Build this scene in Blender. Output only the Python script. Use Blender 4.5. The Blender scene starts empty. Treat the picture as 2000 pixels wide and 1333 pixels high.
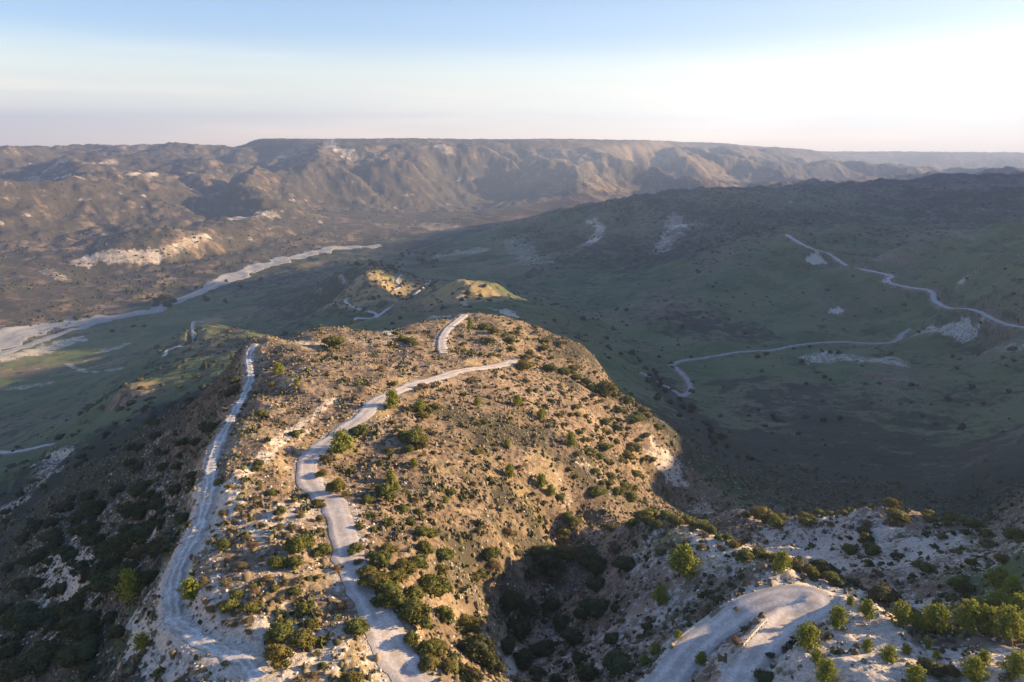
import bpy, math, random, heapq
import numpy as np
R = math.radians
S = bpy.context.scene
C = S.collection

# ---------------------------------------------------------------- camera, sky, sun, exposure
PITCH = R(15.6); F = 1333.0; CZ = 200.0            # camera 200 m above the valley floor; z below is world z
cam = bpy.data.cameras.new('camera'); cam.lens = 24.0; cam.sensor_width = 36.0
cam.clip_start = 1.0; cam.clip_end = 60000.0
cam_o = bpy.data.objects.new('camera', cam); C.objects.link(cam_o)
cam_o.location = (0, 0, CZ); cam_o.rotation_euler = (math.pi/2 - PITCH, 0, 0)
S.camera = cam_o

SUN_EL = R(15.5); SUN_AZ = R(10.0)                 # azimuth counted from +X towards +Y
SUN_DIR = (math.cos(SUN_AZ)*math.cos(SUN_EL), math.sin(SUN_AZ)*math.cos(SUN_EL), math.sin(SUN_EL))
W = bpy.data.worlds.new('World'); S.world = W; W.use_nodes = True
wn = W.node_tree.nodes; wl = W.node_tree.links
bgn = wn['Background']
sky = wn.new('ShaderNodeTexSky'); sky.sky_type = 'NISHITA'; sky.sun_disc = False
sky.sun_elevation = SUN_EL; sky.sun_rotation = math.pi/2 - SUN_AZ
sky.altitude = 400; sky.air_density = 1.2; sky.dust_density = 0.25; sky.ozone_density = 4.0
# thin high streaks of cloud low over the horizon
tcw = wn.new('ShaderNodeTexCoord'); mpw = wn.new('ShaderNodeMapping'); mpw.inputs['Scale'].default_value = (1.3, 1.3, 22)
nzw = wn.new('ShaderNodeTexNoise'); nzw.inputs['Scale'].default_value = 1.6; nzw.inputs['Detail'].default_value = 6; nzw.inputs['Roughness'].default_value = .55
wl.new(tcw.outputs['Generated'], mpw.inputs[0]); wl.new(mpw.outputs[0], nzw.inputs['Vector'])
mrw = wn.new('ShaderNodeMapRange'); mrw.interpolation_type = 'SMOOTHSTEP'; mrw.inputs['From Min'].default_value = .46; mrw.inputs['From Max'].default_value = .72; wl.new(nzw.outputs['Fac'], mrw.inputs['Value'])
spw = wn.new('ShaderNodeSeparateXYZ'); wl.new(tcw.outputs['Generated'], spw.inputs[0])
rpw = wn.new('ShaderNodeValToRGB'); wl.new(spw.outputs['Z'], rpw.inputs[0])
rpw.color_ramp.elements[0].position = .0; rpw.color_ramp.elements[0].color = (.7, .7, .7, 1); rpw.color_ramp.elements[1].position = .16; rpw.color_ramp.elements[1].color = (0, 0, 0, 1)
_e = rpw.color_ramp.elements.new(.085); _e.color = (.45, .45, .45, 1)
mmw = wn.new('ShaderNodeMath'); mmw.operation = 'MULTIPLY'; wl.new(mrw.outputs[0], mmw.inputs[0]); wl.new(rpw.outputs[0], mmw.inputs[1])
clw = wn.new('ShaderNodeMix'); clw.data_type = 'RGBA'; clw.blend_type = 'MULTIPLY'; wl.new(mmw.outputs[0], clw.inputs[0]); wl.new(sky.outputs[0], clw.inputs[6]); clw.inputs[7].default_value = (1.6, 1.36, 1.22, 1)
# a warm pale band over the horizon, cooler blue above
bnd = wn.new('ShaderNodeValToRGB'); wl.new(spw.outputs['Z'], bnd.inputs[0]); bnd.color_ramp.interpolation = 'EASE'
bnd.color_ramp.elements[0].position = .0; bnd.color_ramp.elements[0].color = (1.6, 1.18, .92, 1); bnd.color_ramp.elements[1].position = .24; bnd.color_ramp.elements[1].color = (.29, .325, .40, 1)
_e = bnd.color_ramp.elements.new(.09); _e.color = (1, .69, .50, 1)
_e = bnd.color_ramp.elements.new(.155); _e.color = (.47, .45, .47, 1)
_e = bnd.color_ramp.elements.new(.45); _e.color = (.34, .42, .58, 1)
mb2 = wn.new('ShaderNodeMix'); mb2.data_type = 'RGBA'; mb2.blend_type = 'MULTIPLY'; mb2.inputs[0].default_value = 1; wl.new(clw.outputs[2], mb2.inputs[6]); wl.new(bnd.outputs[0], mb2.inputs[7])
dtw = wn.new('ShaderNodeVectorMath'); dtw.operation = 'DOT_PRODUCT'; wl.new(tcw.outputs['Generated'], dtw.inputs[0]); dtw.inputs[1].default_value = (math.cos(SUN_AZ), math.sin(SUN_AZ), 0)
glw = wn.new('ShaderNodeMapRange'); glw.interpolation_type = 'SMOOTHSTEP'; wl.new(dtw.outputs['Value'], glw.inputs['Value'])
glw.inputs['From Min'].default_value = .05; glw.inputs['From Max'].default_value = .85; glw.inputs['To Min'].default_value = 1.0; glw.inputs['To Max'].default_value = .60
vsw = wn.new('ShaderNodeVectorMath'); vsw.operation = 'SCALE'; wl.new(mb2.outputs[2], vsw.inputs[0]); wl.new(glw.outputs[0], vsw.inputs['Scale'])
wl.new(vsw.outputs[0], bgn.inputs[0])
bgn.inputs[1].default_value = 0.15
sl = bpy.data.lights.new('sun', 'SUN'); sl.energy = 5.0; sl.angle = R(0.5); sl.color = (1.0, 0.75, 0.47)
so = bpy.data.objects.new('sun', sl); C.objects.link(so)
from mathutils import Vector, Matrix
so.rotation_euler = Vector(SUN_DIR).to_track_quat('Z', 'Y').to_euler()
S.view_settings.view_transform = 'Standard'; S.view_settings.look = 'None'
S.view_settings.exposure = 1.88; S.view_settings.gamma = 1.0
S.cycles.volume_bounces = 0; S.cycles.max_bounces = 4; S.cycles.diffuse_bounces = 1
S.cycles.volume_step_rate = 1.0
HAZE = 0.00014

cp, sp = math.cos(PITCH), math.sin(PITCH)
def ray(px, py):
    dx = (px - 1000.0)/F; dy = (666.5 - py)/F
    return dx, cp + dy*sp, -sp + dy*cp
def P(px, py, Y=None, z=None):
    """pixel of the survey picture -> world point at forward distance Y, or at height z (relative to the camera)"""
    x, y, zz = ray(px, py)
    k = Y/y if Y is not None else z/zz
    return (x*k, y*k, zz*k + CZ)

# ---------------------------------------------------------------- noise
_rs = np.random.RandomState(7)
_perm = _rs.permutation(512).astype(np.int64); _perm = np.concatenate([_perm, _perm])
_ang = _rs.rand(512)*2*np.pi
_gx, _gy = np.cos(_ang), np.sin(_ang)
def gn(x, y, s=0):
    x = x + s*17.31; y = y - s*9.77
    xi = np.floor(x).astype(np.int64); yi = np.floor(y).astype(np.int64)
    xf = x - xi; yf = y - yi
    u = xf*xf*xf*(xf*(xf*6-15)+10); v = yf*yf*yf*(yf*(yf*6-15)+10)
    def g(a, b, fx, fy):
        h = _perm[(_perm[a & 511] + b) & 511]
        return _gx[h]*fx + _gy[h]*fy
    a = g(xi, yi, xf, yf); b = g(xi+1, yi, xf-1, yf); c = g(xi, yi+1, xf, yf-1); d = g(xi+1, yi+1, xf-1, yf-1)
    return (a + (b-a)*u + (c-a)*v + (a-b-c+d)*u*v)*1.5
def fbm(x, y, o=4, s=0, gain=.5):
    t = 0; a = 1; n = 0
    for i in range(o):
        t = t + a*gn(x, y, s+i*3); n += a; a *= gain; x = x*2.03; y = y*2.03
    return t/n*1.3
def ss(a, b, x):
    t = np.clip((x-a)/(b-a), 0, 1); return t*t*(3-2*t)

# ---------------------------------------------------------------- terrain: surveyed points, (px, py, relative z) or (px, py, None, Y)
PTS = [
 # main ridge top
 (700,1333,-57.5),(450,1333,-57),(300,1333,-60),(760,1200,-58),(560,1200,-57),(400,1200,-56.5),(680,1060,-58),(480,1060,-56),
 (600,940,-57.5),(450,940,-55),(620,860,-57),(500,830,-55),(700,800,-57.5),(560,760,-55.5),(820,745,-59),(620,700,-56.5),(530,690,-57),
 (700,665,-59),(640,652,-58.5),(820,630,-61),(880,625,-63),(900,690,-63),(1000,700,-66),(860,850,-61),(800,950,-60),(900,960,-64),(820,1060,-60),(900,900,-62.5),
 (845,1250,-61),(830,1333,-60),(960,1040,-67),(1000,960,-68),(1060,900,-71),(1000,820,-67),(1100,780,-72),(1040,1000,-72),(1130,1000,-78),
 (1000,645,-67),(1060,660,-72),(1120,700,-76),(1180,760,-80),(1260,820,-86),(1200,900,-83),(1290,880,-92),(1220,970,-90),(1150,900,-77),
 (925,1140,-68),(970,1085,-70),(930,1185,-73),(860,1195,-62.5),(905,1240,-70),(1010,1070,-75),
 # left rim and left slope
 (490,700,-58),(478,780,-57),(430,860,-56),(395,950,-56.5),(375,1060,-57),(335,1180,-58),(250,1270,-62),(200,1333,-65),
 (430,760,-72),(340,870,-80),(330,960,-70),(290,1080,-70),(240,1180,-72),(150,1270,-78),(60,1333,-88),
 (300,830,-100),(220,930,-102),(150,1050,-98),(60,1150,-102),(0,1250,-105),(150,1160,-88),
 (190,880,-128),(80,980,-130),(0,1080,-128),(0,960,-155),(60,930,-152),(130,860,-155),
 # gully between ridge and middle spur
 (1040,1150,-80),(1000,1230,-80),(1010,1320,-77),(1090,1070,-83),(1140,1040,-85),(1060,1230,-82),(950,1300,-73),(1000,1130,-75),
 (1150,1180,-76),(1180,1110,-78),(1120,1300,-75),(1200,1280,-68),
 # middle spur with the hairpin
 (1250,1030,-68),(1330,1040,-64),(1400,1060,-61.5),(1480,1090,-59),(1550,1125,-57),(1620,1150,-55.5),(1680,1180,-54.5),
 (1300,1120,-65),(1350,1200,-62),(1450,1150,-58),(1200,1040,-74),(1180,1010,-82),
 (1560,1180,-56.6),(1500,1200,-57),(1420,1260,-58.5),(1290,1333,-61),(1560,1220,-55.8),(1480,1300,-55.8),(1440,1333,-56),
 (1520,1290,-55),(1640,1250,-53),(1750,1280,-52),(1700,1330,-50.5),(1850,1300,-51),(2000,1333,-49),(1950,1240,-54),(1800,1220,-55),(2000,1170,-58),
 # second gully and the far-right spur
 (1640,1120,-76),(1740,1170,-68),(1540,1080,-82),(1460,1050,-88),(1380,1010,-96),(1300,975,-104),(1850,1190,-64),(1930,1170,-62),
 (1450,1000,-92),(1560,1015,-85),(1650,1005,-82),(1740,1005,-79),(1850,1020,-76),(1930,1045,-73),(2000,1060,-71),
 (1600,1050,-85),(1700,1070,-78),(1800,1090,-73),(1900,1110,-69),(1720,1130,-72),(1820,1150,-68),(2000,1110,-65),
 # valley on the right
 (1330,770,-168),(1390,840,-152),(1480,905,-138),(1600,960,-132),(1300,770,-165),(1260,720,-172),(1400,930,-128),(1450,950,-126),
 (1340,900,-125),(1700,800,-160),(1950,900,-146),(1850,980,-134),(1750,960,-135),(1980,1010,-122),(1600,850,-150),(1500,780,-162),
 (1650,700,-160),(1450,690,-168),(1750,660,-162),(1950,680,-150),(1950,780,-150),(1330,710,-172),
 (1400,655,-176),(1250,655,-180),(1550,630,-168),(1700,600,-155),(1850,600,-142),(2000,640,-130),(1980,540,-100),(1920,500,-95),
 (1300,600,-168),(1150,600,-184),(1100,560,-186),(1200,540,-180),(1400,540,-155),(1500,500,-135),(1540,458,-114),(1640,448,-108),(1750,452,-108),(1900,455,-100),(2000,455,-90),
 (1700,520,-132),(1350,480,-152),(1250,500,-165),(1000,550,-187),(900,525,-188),(1100,490,-170),
 # valley centre and left
 (700,553,-160),(740,567,-162),(668,540,-162),(690,533,-159),(720,548,-160),(682,572,-164),(752,574,-168),(760,600,-184),(640,600,-190),(850,550,-182),(560,560,-208),(820,520,-200),(640,510,-216),(560,520,-220),
 (845,561,-142),(880,562,-138),(905,563,-137),(940,578,-136),(965,590,-133),(990,602,-124),(860,598,-170),(780,640,-172),(700,645,-180),(600,630,-184),(930,555,-172),(1040,590,-160),(1100,640,-150),(1150,670,-135),
 (400,628,-170),(425,620,-171),(380,660,-168),(330,690,-172),(300,640,-226),(450,600,-216),(500,650,-190),(250,700,-218),(320,720,-172),
 (400,700,-160),(160,720,-230),(60,740,-235),(0,700,-238),(150,640,-237),(300,590,-235),(450,545,-233),(600,505,-228),(740,482,-222),
 (200,780,-155),(240,762,-142),(290,752,-140),(310,775,-138),(180,850,-168),(80,880,-178),(0,870,-195),(0,800,-220),(100,810,-200),
 (0,650,-236),(100,600,-232),(0,610,-230),(250,560,-231),(350,535,-229),(480,510,-227),(600,478,-218),(80,560,-225),
]
PTY = [  # far things: (px, py, Y)
 (120,535,1290),(200,528,1340),(200,482,1365),(330,490,1390),(60,500,1360),(0,480,1450),(390,462,1500),(330,465,1440),(400,490,1450),
 (250,440,1480),(100,430,1490),(0,420,1600),(200,385,1760),(380,400,1780),(520,415,1850),(520,450,1680),(630,430,1950),(700,455,1850),
 (50,350,2150),(250,345,2250),(120,370,1950),(400,345,2400),(100,306,2900),(300,308,3000),(450,318,3000),(0,300,3100),(30,294,3900),(150,293,4100),(300,299,4200),(440,300,4300),
 (480,288,3450),(520,274,3400),(650,271,3300),(780,274,3400),(1000,276,3500),(1180,275,3700),(1250,278,3800),(1330,284,4200),(1450,289,4800),(1600,295,5500),(1800,299,6500),(2000,299,7000),
 (520,292,3150),(650,290,3080),(780,292,3150),(1000,295,3250),(1180,295,3400),
 (620,312,2700),(560,350,2650),(700,350,2600),(830,330,2850),(830,380,2450),(900,350,2850),(700,400,2250),(760,430,2100),(850,445,1950),(950,400,2400),(1000,340,2900),
 (1000,425,2150),(1100,408,2400),(1050,380,2650),(1150,350,2900),(1230,390,2600),(1300,340,3300),(1400,360,3500),(1500,330,4200),(1700,330,5200),(1900,340,5500),(1450,365,3200),
 (860,472,1540),(920,465,1500),(1000,448,1480),(1080,425,1540),(1150,405,1580),(1230,392,1620),(1300,381,1700),(1400,372,1760),(1500,367,1800),(1600,365,1850),(1750,365,1900),(1850,358,1880),(2000,350,1850),
 (1700,400,1450),(1500,410,1400),(1350,425,1400),(1200,450,1340),(1100,460,1330),(1850,420,1350),(2000,420,1250),(1650,430,1180),(950,490,1330),(800,500,1420),
]
OFF = [  # ground beside and behind the frame: (x, y, relative z)
 (-90,40,-82),(-170,60,-125),(-300,100,-165),(-500,150,-185),(-800,300,-188),(-1200,700,-188),(-1800,900,-140),(-2600,1500,-80),(-4500,4000,0),(-3500,2500,-30),
 (-60,10,-70),(-30,20,-58),(0,25,-60),(15,20,-62),(40,20,-54),(70,30,-46),(-5,50,-61),(45,45,-52),(90,60,-46),
 (-700,500,-190),(-950,820,-187),(-1300,1200,-140),(-6000,9000,-10),(0,11000,-60),(-3000,12000,-20),(4000,12000,-60),(9000,12000,-60),(6000,6000,-60),(3500,3000,-60),(2500,9000,-70),
 (8000,2000,-60),(4000,800,-40),
]
pt = []
for a in PTS: pt.append(P(a[0], a[1], z=a[2]))
for a in PTY: pt.append(P(a[0], a[1], Y=a[2]))
for a in OFF: pt.append((a[0], a[1], a[2]+CZ))
CREST = [  # crest pixels of the near skylines: (px, py, rel z, metres behind, drop)
 (474,672,-58,35,22),(520,663,-58,35,22),(580,652,-59,35,22),(640,645,-60,35,22),(700,652,-60,35,22),(750,650,-60.5,35,20),(800,627,-62,35,20),(860,619,-63,35,18),(910,611,-64,35,16),(960,611,-66,35,16),
 (1005,622,-68,35,18),(1050,635,-71,35,18),(1085,655,-74,35,18),(1150,682,-78,40,20),(1160,725,-80,30,16),(1225,768,-84,30,16),(1275,815,-89,25,14),(1325,848,-94,25,14),
 (476,720,-58.5,0,0),(470,760,-58,0,0),(486,700,-58,0,0),
 (1250,1012,-69,25,18),(1330,1022,-66,22,20),(1400,1047,-62.5,20,18),(1480,1078,-60,18,16),(1560,1105,-58,16,14),(1620,1138,-56.5,15,12),
 (1450,988,-91,20,14),(1560,1008,-85,20,14),(1660,1000,-82,20,14),(1740,995,-80,20,16),(1850,1010,-77,20,16),(1930,1035,-74,20,16),(2000,1050,-72,20,16)]
for px, py, z, b, d in CREST:
    q = P(px, py, z=z); pt.append(q)
    if b: h = math.hypot(q[0], q[1]); pt.append((q[0]*(1+b/h), q[1]*(1+b/h), q[2]-d))
pt = np.array(pt)
def uv(x, y):
    r = np.sqrt(x*x + y*y) + 1e-6
    return np.arctan2(x, y)*1.0, np.log(r)
pu, pv = uv(pt[:, 0], pt[:, 1])
def kern(d2): return np.sqrt(d2 + .02**2)
_d2 = (pu[:, None]-pu)**2 + (pv[:, None]-pv)**2
_n = len(pt)
_A = np.zeros((_n+3, _n+3)); _A[:_n, :_n] = kern(_d2) - 4e-3*np.eye(_n)
_A[:_n, _n] = 1; _A[:_n, _n+1] = pu; _A[:_n, _n+2] = pv; _A[_n:, :_n] = _A[:_n, _n:].T
_w = np.linalg.solve(_A, np.concatenate([pt[:, 2], np.zeros(3)]))
def rbf(u, v):
    o = np.empty(u.size); uf = u.ravel(); vf = v.ravel()
    for i in range(0, u.size, 8000):
        a = uf[i:i+8000]; b = vf[i:i+8000]
        d2 = (a[:, None]-pu)**2 + (b[:, None]-pv)**2
        o[i:i+8000] = kern(d2) @ _w[:_n] + _w[_n] + _w[_n+1]*a + _w[_n+2]*b
    return o.reshape(u.shape)
# table of the macro surface in (azimuth, log r)
U0, U1, NU = R(-80), R(100), 300
V0, V1, NV = math.log(10), math.log(16000), 330
tu = np.linspace(U0, U1, NU); tv = np.linspace(V0, V1, NV)
TU, TV = np.meshgrid(tu, tv, indexing='ij')
TZ = rbf(TU, TV)
def bil(T, fu, fv):
    iu = np.clip(np.floor(fu).astype(int), 0, T.shape[0]-2); iv = np.clip(np.floor(fv).astype(int), 0, T.shape[1]-2)
    a = np.clip(fu-iu, 0, 1); b = np.clip(fv-iv, 0, 1)
    return (T[iu, iv]*(1-a)*(1-b)+T[iu+1, iv]*a*(1-b)+T[iu, iv+1]*(1-a)*b+T[iu+1, iv+1]*a*b)

# unseen hills east of the frame, shaped to keep the valley in shade: crest height as a function of n, the coordinate across the sunlight
TS = math.tan(SUN_EL); ca, sa = math.cos(SUN_AZ), math.sin(SUN_AZ)
#   n,   s,   shadow height wanted there (relative z), base height at the frame's edge
OCC = [(-60,45,-62,-50),(30,45,-58.5,-50),(62,45,-58.8,-50),(80,52,-62,-52),(92,52,-67,-58),(119,114,-81,-70),(150,100,-88,-80),(190,87,-94,-100),(260,60,-100,-115),
       (340,-50,-125,-125),(434,-150,-152,-130),(540,-250,-180,-130),(620,-250,-182,-125),(644,100,-149,-120),(676,100,-149,-120),(700,-192,-178,-110),(730,-192,-180,-105),(765,-400,-228,-105),(815,-400,-230,-100),(832,18,-177,-100),(866,18,-177,-100),
       (892,-450,-232,-100),(977,-450,-228,-95),(1060,-430,-228,-90),(1180,-380,-225,-80),(1290,-335,-228,-80),(1400,350,-95,-80),(1700,450,-85,-80),(1950,500,-110,-80),(2400,500,-500,-80),(3200,0,-1600,-60)]
occ_n, occ_s, occ_z = [], [], []
for n, s, z, zb in OCC:
    # first point along the line that is outside the frame (x > .80 y + 12)
    se = (.80*(ca*n) + 12 + sa*n)/(ca - .80*sa); se = max(se, 60)
    sc = se
    slope = .62
    for _ in range(60):
        zc = z + TS*(sc - s); sc = se + max(zc - zb, 4)/slope
    occ_n.append(n); occ_s.append(sc); occ_z.append(zc)
def occluder(x, y):
    s = ca*x + sa*y; n = -sa*x + ca*y
    sc = np.interp(n, occ_n, occ_s); zc = np.interp(n, occ_n, occ_z)
    d = s - sc
    w = ss(-60, 60, s)
    # gullies cut into the flank that faces the survey point, spurs and hollows behind the crest
    k = ss(0, 70 + .1*sc, -d); kb = ss(0, 120, d); L = 30 + .09*sc
    q = n/L + .8*gn(s/(3*L), n/(3*L), 23)
    cut = (np.abs(gn(q, s/(5*L), 25))*1.7)*(10 + .055*sc) + (np.abs(gn(n/(L*.35)+.7*gn(s/L, n/L, 27), s/(2*L), 29))*1.6)*(3 + .015*sc)
    return np.where(d < 0, zc + .62*d - k*np.clip(14+.06*sc-cut, 0, None), zc - .22*d - kb*cut) + CZ - (1-w)*500
def macro(x, y):
    u, v = uv(x, y)
    z = bil(TZ, (u-U0)/(U1-U0)*(NU-1), (v-V0)/(V1-V0)*(NV-1))
    rel = z - CZ; rr0 = np.hypot(x, y); wm = ss(2700, 3000, rr0)*(1-ss(5200, 6200, rr0))*ss(-8, 4, rel)
    z = z + wm*.85*(54*ss(2, 40, rel) - rel)
    o = occluder(x, y)
    k = 6.0 + np.hypot(x, y)*.02
    m = np.maximum(z, o); h = np.clip(.5 + .5*(z-o)/k, 0, 1)
    return m + h*(1-h)*k*.5

# ---------------------------------------------------------------- stream erosion of the far country (20 m cells)
EX0, EX1, EY0, EY1, EC = -4200., 4200., 330., 5200., 24.
enx = int((EX1-EX0)/EC); eny = int((EY1-EY0)/EC)
ex = EX0 + np.arange(enx)*EC; ey = EY0 + np.arange(eny)*EC
EXX, EYY = np.meshgrid(ex, ey, indexing='ij')
def erode():
    base = macro(EXX, EYY)
    hi = np.clip((base - (CZ-190))/60, 0, 1)*(1-.85*ss(-25, 15, base-CZ))
    wx = EXX + 120*fbm(EXX/400, EYY/400, 3, 5); wy = EYY + 120*fbm(EXX/400, EYY/400, 3, 9)
    rid = 1-np.abs(gn(wx/760, wy/760, 2))*1.6
    tgt = base + hi*(1-.55*ss(-200, 100, EXX)*(1-ss(2100, 2500, EYY)))*(120*(rid-.55) + 30*fbm(EXX/240, EYY/240, 4, 11, .5))
    z = tgt.copy()
    N = enx*eny
    nb = (-eny-1, -eny, -eny+1, -1, 1, eny-1, eny, eny+1)
    wd = [1.414, 1, 1.414, 1, 1, 1.414, 1, 1.414]
    for it in range(7):
        zl = z.ravel().tolist(); seen = bytearray(N); order = []; rec = [0]*N; fl = [0.0]*N; heap = []
        for i in range(enx):
            for j in ((0, eny-1) if 0 < i < enx-1 else range(eny)):
                k = i*eny+j
                if not seen[k]: seen[k] = 1; rec[k] = k; heap.append((zl[k], k)); fl[k] = zl[k]
        heapq.heapify(heap); pop = heapq.heappop; push = heapq.heappush
        while heap:
            h, k = pop(heap); order.append(k)
            i, j = divmod(k, eny)
            if i == 0 or i == enx-1 or j == 0 or j == eny-1:
                for q in nb:
                    m = k+q
                    if 0 <= m < N and abs((m % eny)-j) <= 1 and not seen[m]:
                        seen[m] = 1; rec[m] = k; hh = zl[m] if zl[m] > h else h+.01; push(heap, (hh, m))
            else:
                for q in nb:
                    m = k+q
                    if not seen[m]:
                        seen[m] = 1; rec[m] = k; hh = zl[m] if zl[m] > h else h+.01; push(heap, (hh, m))
        A = [1.0]*N
        for k in reversed(order):
            if rec[k] != k: A[rec[k]] += A[k]
        for k in order:
            r = rec[k]
            if r != k:
                f = .14*A[k]**.5
                zr = zl[r]; zk = zl[k]
                if zk > zr: zl[k] = (zk + f*zr)/(1+f)
                elif zk < zr-1: zl[k] = zk*.7 + zr*.3
        z = np.array(zl).reshape(enx, eny)
        zp = np.pad(z, 1, mode='edge')
        lap = (zp[:-2, 1:-1]+zp[2:, 1:-1]+zp[1:-1, :-2]+zp[1:-1, 2:])/4 - z
        z = z + .35*lap
        if it < 6: z = z + .38*(tgt - z)
    return (z - base)*(1-.8*ss(-5, 35, base-CZ))*(1-.45*ss(-200, 100, EXX)*(1-ss(2100, 2500, EYY)))
ED = erode()

def height(x, y, fine=True):
    r = np.hypot(x, y)
    z = macro(x, y)
    rel = z - CZ
    e = bil(ED, (x-EX0)/EC, (y-EY0)/EC)
    wgt = ss(480, 900, r)*ss(EX0, EX0+300, x)*(1-ss(EX1-300, EX1, x))*(1-ss(EY1-400, EY1, y))*ss(EY0, EY0+120, y)
    s = ca*x + sa*y; n = -sa*x + ca*y
    offr = ss(.74, .84, x/np.maximum(y, 1))            # beside the frame keep the crest clean
    z = z + e*wgt*(1-.8*offr)
    hi = ss(-190, -150, rel)
    # gullies and hummocks of the near slopes
    near = 1-ss(500, 1100, r)
    slope_l = ss(-30, -75, x + .15*(y-100))*(1-ss(300, 420, y))
    z = z + near*hi*(2.2*fbm(x/34, y/34, 4, 21) + .0)
    z = z + near*slope_l*(4.5*(.5-np.abs(gn((x*.35+y*.94)/17+.6*gn(x/40, y/40, 3), (x*.94-y*.35)/90, 31))*1.6))
    rightn = ss(18, 50, x)*(1-ss(150, 200, r))
    z = z + rightn*1.2*fbm(x/9, y/9, 3, 51)
    z = z + near*(1-hi)*2.0*fbm(x/60, y/60, 3, 44)
    mid = ss(300, 700, r)
    z = z + mid*(3.0 + 9*hi*(1-.8*ss(-10, 30, rel)))*fbm(x/70, y/70, 5, 61)*(1-.75*offr)
    z = z + mid*(1-hi)*(-2.0)
    fr = ss(1000, 1400, r)*hi*(1-.7*offr)
    z = z + fr*(8*(.45-np.abs(gn(x/120+.8*gn(x/260, y/260, 7), y/120+.8*gn(x/260, y/260, 17), 81))*1.5) + 4*(.45-np.abs(gn(x/48, y/48, 83))*1.5))*(1-.7*ss(-10, 30, rel))
    fb = ss(1000, 1150, r)*(1-ss(1700, 2000, r))*(1-ss(-350, -200, x))*(1-hi)
    z = z + fb*7*np.maximum(fbm(x/75, y/75, 4, 87), -.2)
    if fine:
        z = z + .5*fbm(x/5.5, y/5.5, 3, 71)*(1-ss(300, 600, r)) + .14*fbm(x/1.3, y/1.3, 2, 75)*(1-ss(120, 260, r))
    return z

# ---------------------------------------------------------------- terrain sheet on a polar grid round the survey point
QUICK = False
da = .0016 if not QUICK else .004
az = np.concatenate([np.arange(R(-78), R(-42), .012), np.arange(R(-42), R(42), da), np.arange(R(42), R(98), .009)])
k = 1 if not QUICK else 2.5
lr = np.concatenate([np.arange(math.log(12), math.log(55), .02), np.arange(math.log(55), math.log(420), .0034*k), np.arange(math.log(420), math.log(5200), .0042*k), np.arange(math.log(5200), math.log(15500), .012)])
NA, NR = len(az), len(lr)
AZ, LR = np.meshgrid(az, lr, indexing='ij'); RR = np.exp(LR)
GX = np.sin(AZ)*RR; GY = np.cos(AZ)*RR
GZ = height(GX, GY)
def gidx(x, y):
    u = np.arctan2(x, y); v = np.log(np.hypot(x, y)+1e-6)
    return np.interp(u, az, np.arange(NA)), np.interp(v, lr, np.arange(NR))
def ground(x, y):
    a, b = gidx(np.asarray(x, float), np.asarray(y, float)); return bil(GZ, a, b)
rr = np.exp(lr)
def hit(px, py):
    """first ground point seen along a ray of the survey camera"""
    dx, dy, dz = ray(px, py); h = math.hypot(dx, dy); u = math.atan2(dx, dy)
    fa = np.interp(u, az, np.arange(NA)); i = int(min(max(math.floor(fa), 0), NA-2)); t = fa-i
    prof = GZ[i]*(1-t) + GZ[i+1]*t
    line = CZ + dz/h*rr
    w = np.nonzero((prof >= line) & (rr > 40))[0]
    if len(w) == 0: j = NR-200; q = rr[j]
    else:
        j = w[0]
        d0 = line[j-1]-prof[j-1]; d1 = prof[j]-line[j]; q = rr[j-1] + (rr[j]-rr[j-1])*d0/(d0+d1+1e-9)
    x, y = math.sin(u)*q, math.cos(u)*q
    return x, y, float(ground(x, y))

def smooth_line(pts, n=6):
    p = np.array(pts, float); p = np.vstack([2*p[0]-p[1], p, 2*p[-1]-p[-2]]); out = []
    for i in range(1, len(p)-2):
        for t in np.arange(n)/n:
            a, b, c, d = p[i-1], p[i], p[i+1], p[i+2]
            out.append(.5*((2*b)+(c-a)*t+(2*a-5*b+4*c-d)*t*t+(3*b-a-3*c+d)*t**3))
    out.append(p[-2]); return np.array(out)
def line_world(pix):
    return smooth_line([(hit(*q)[:2] if len(q) == 2 else P(q[0], q[1], z=q[2])[:2]) for q in pix])

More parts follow.
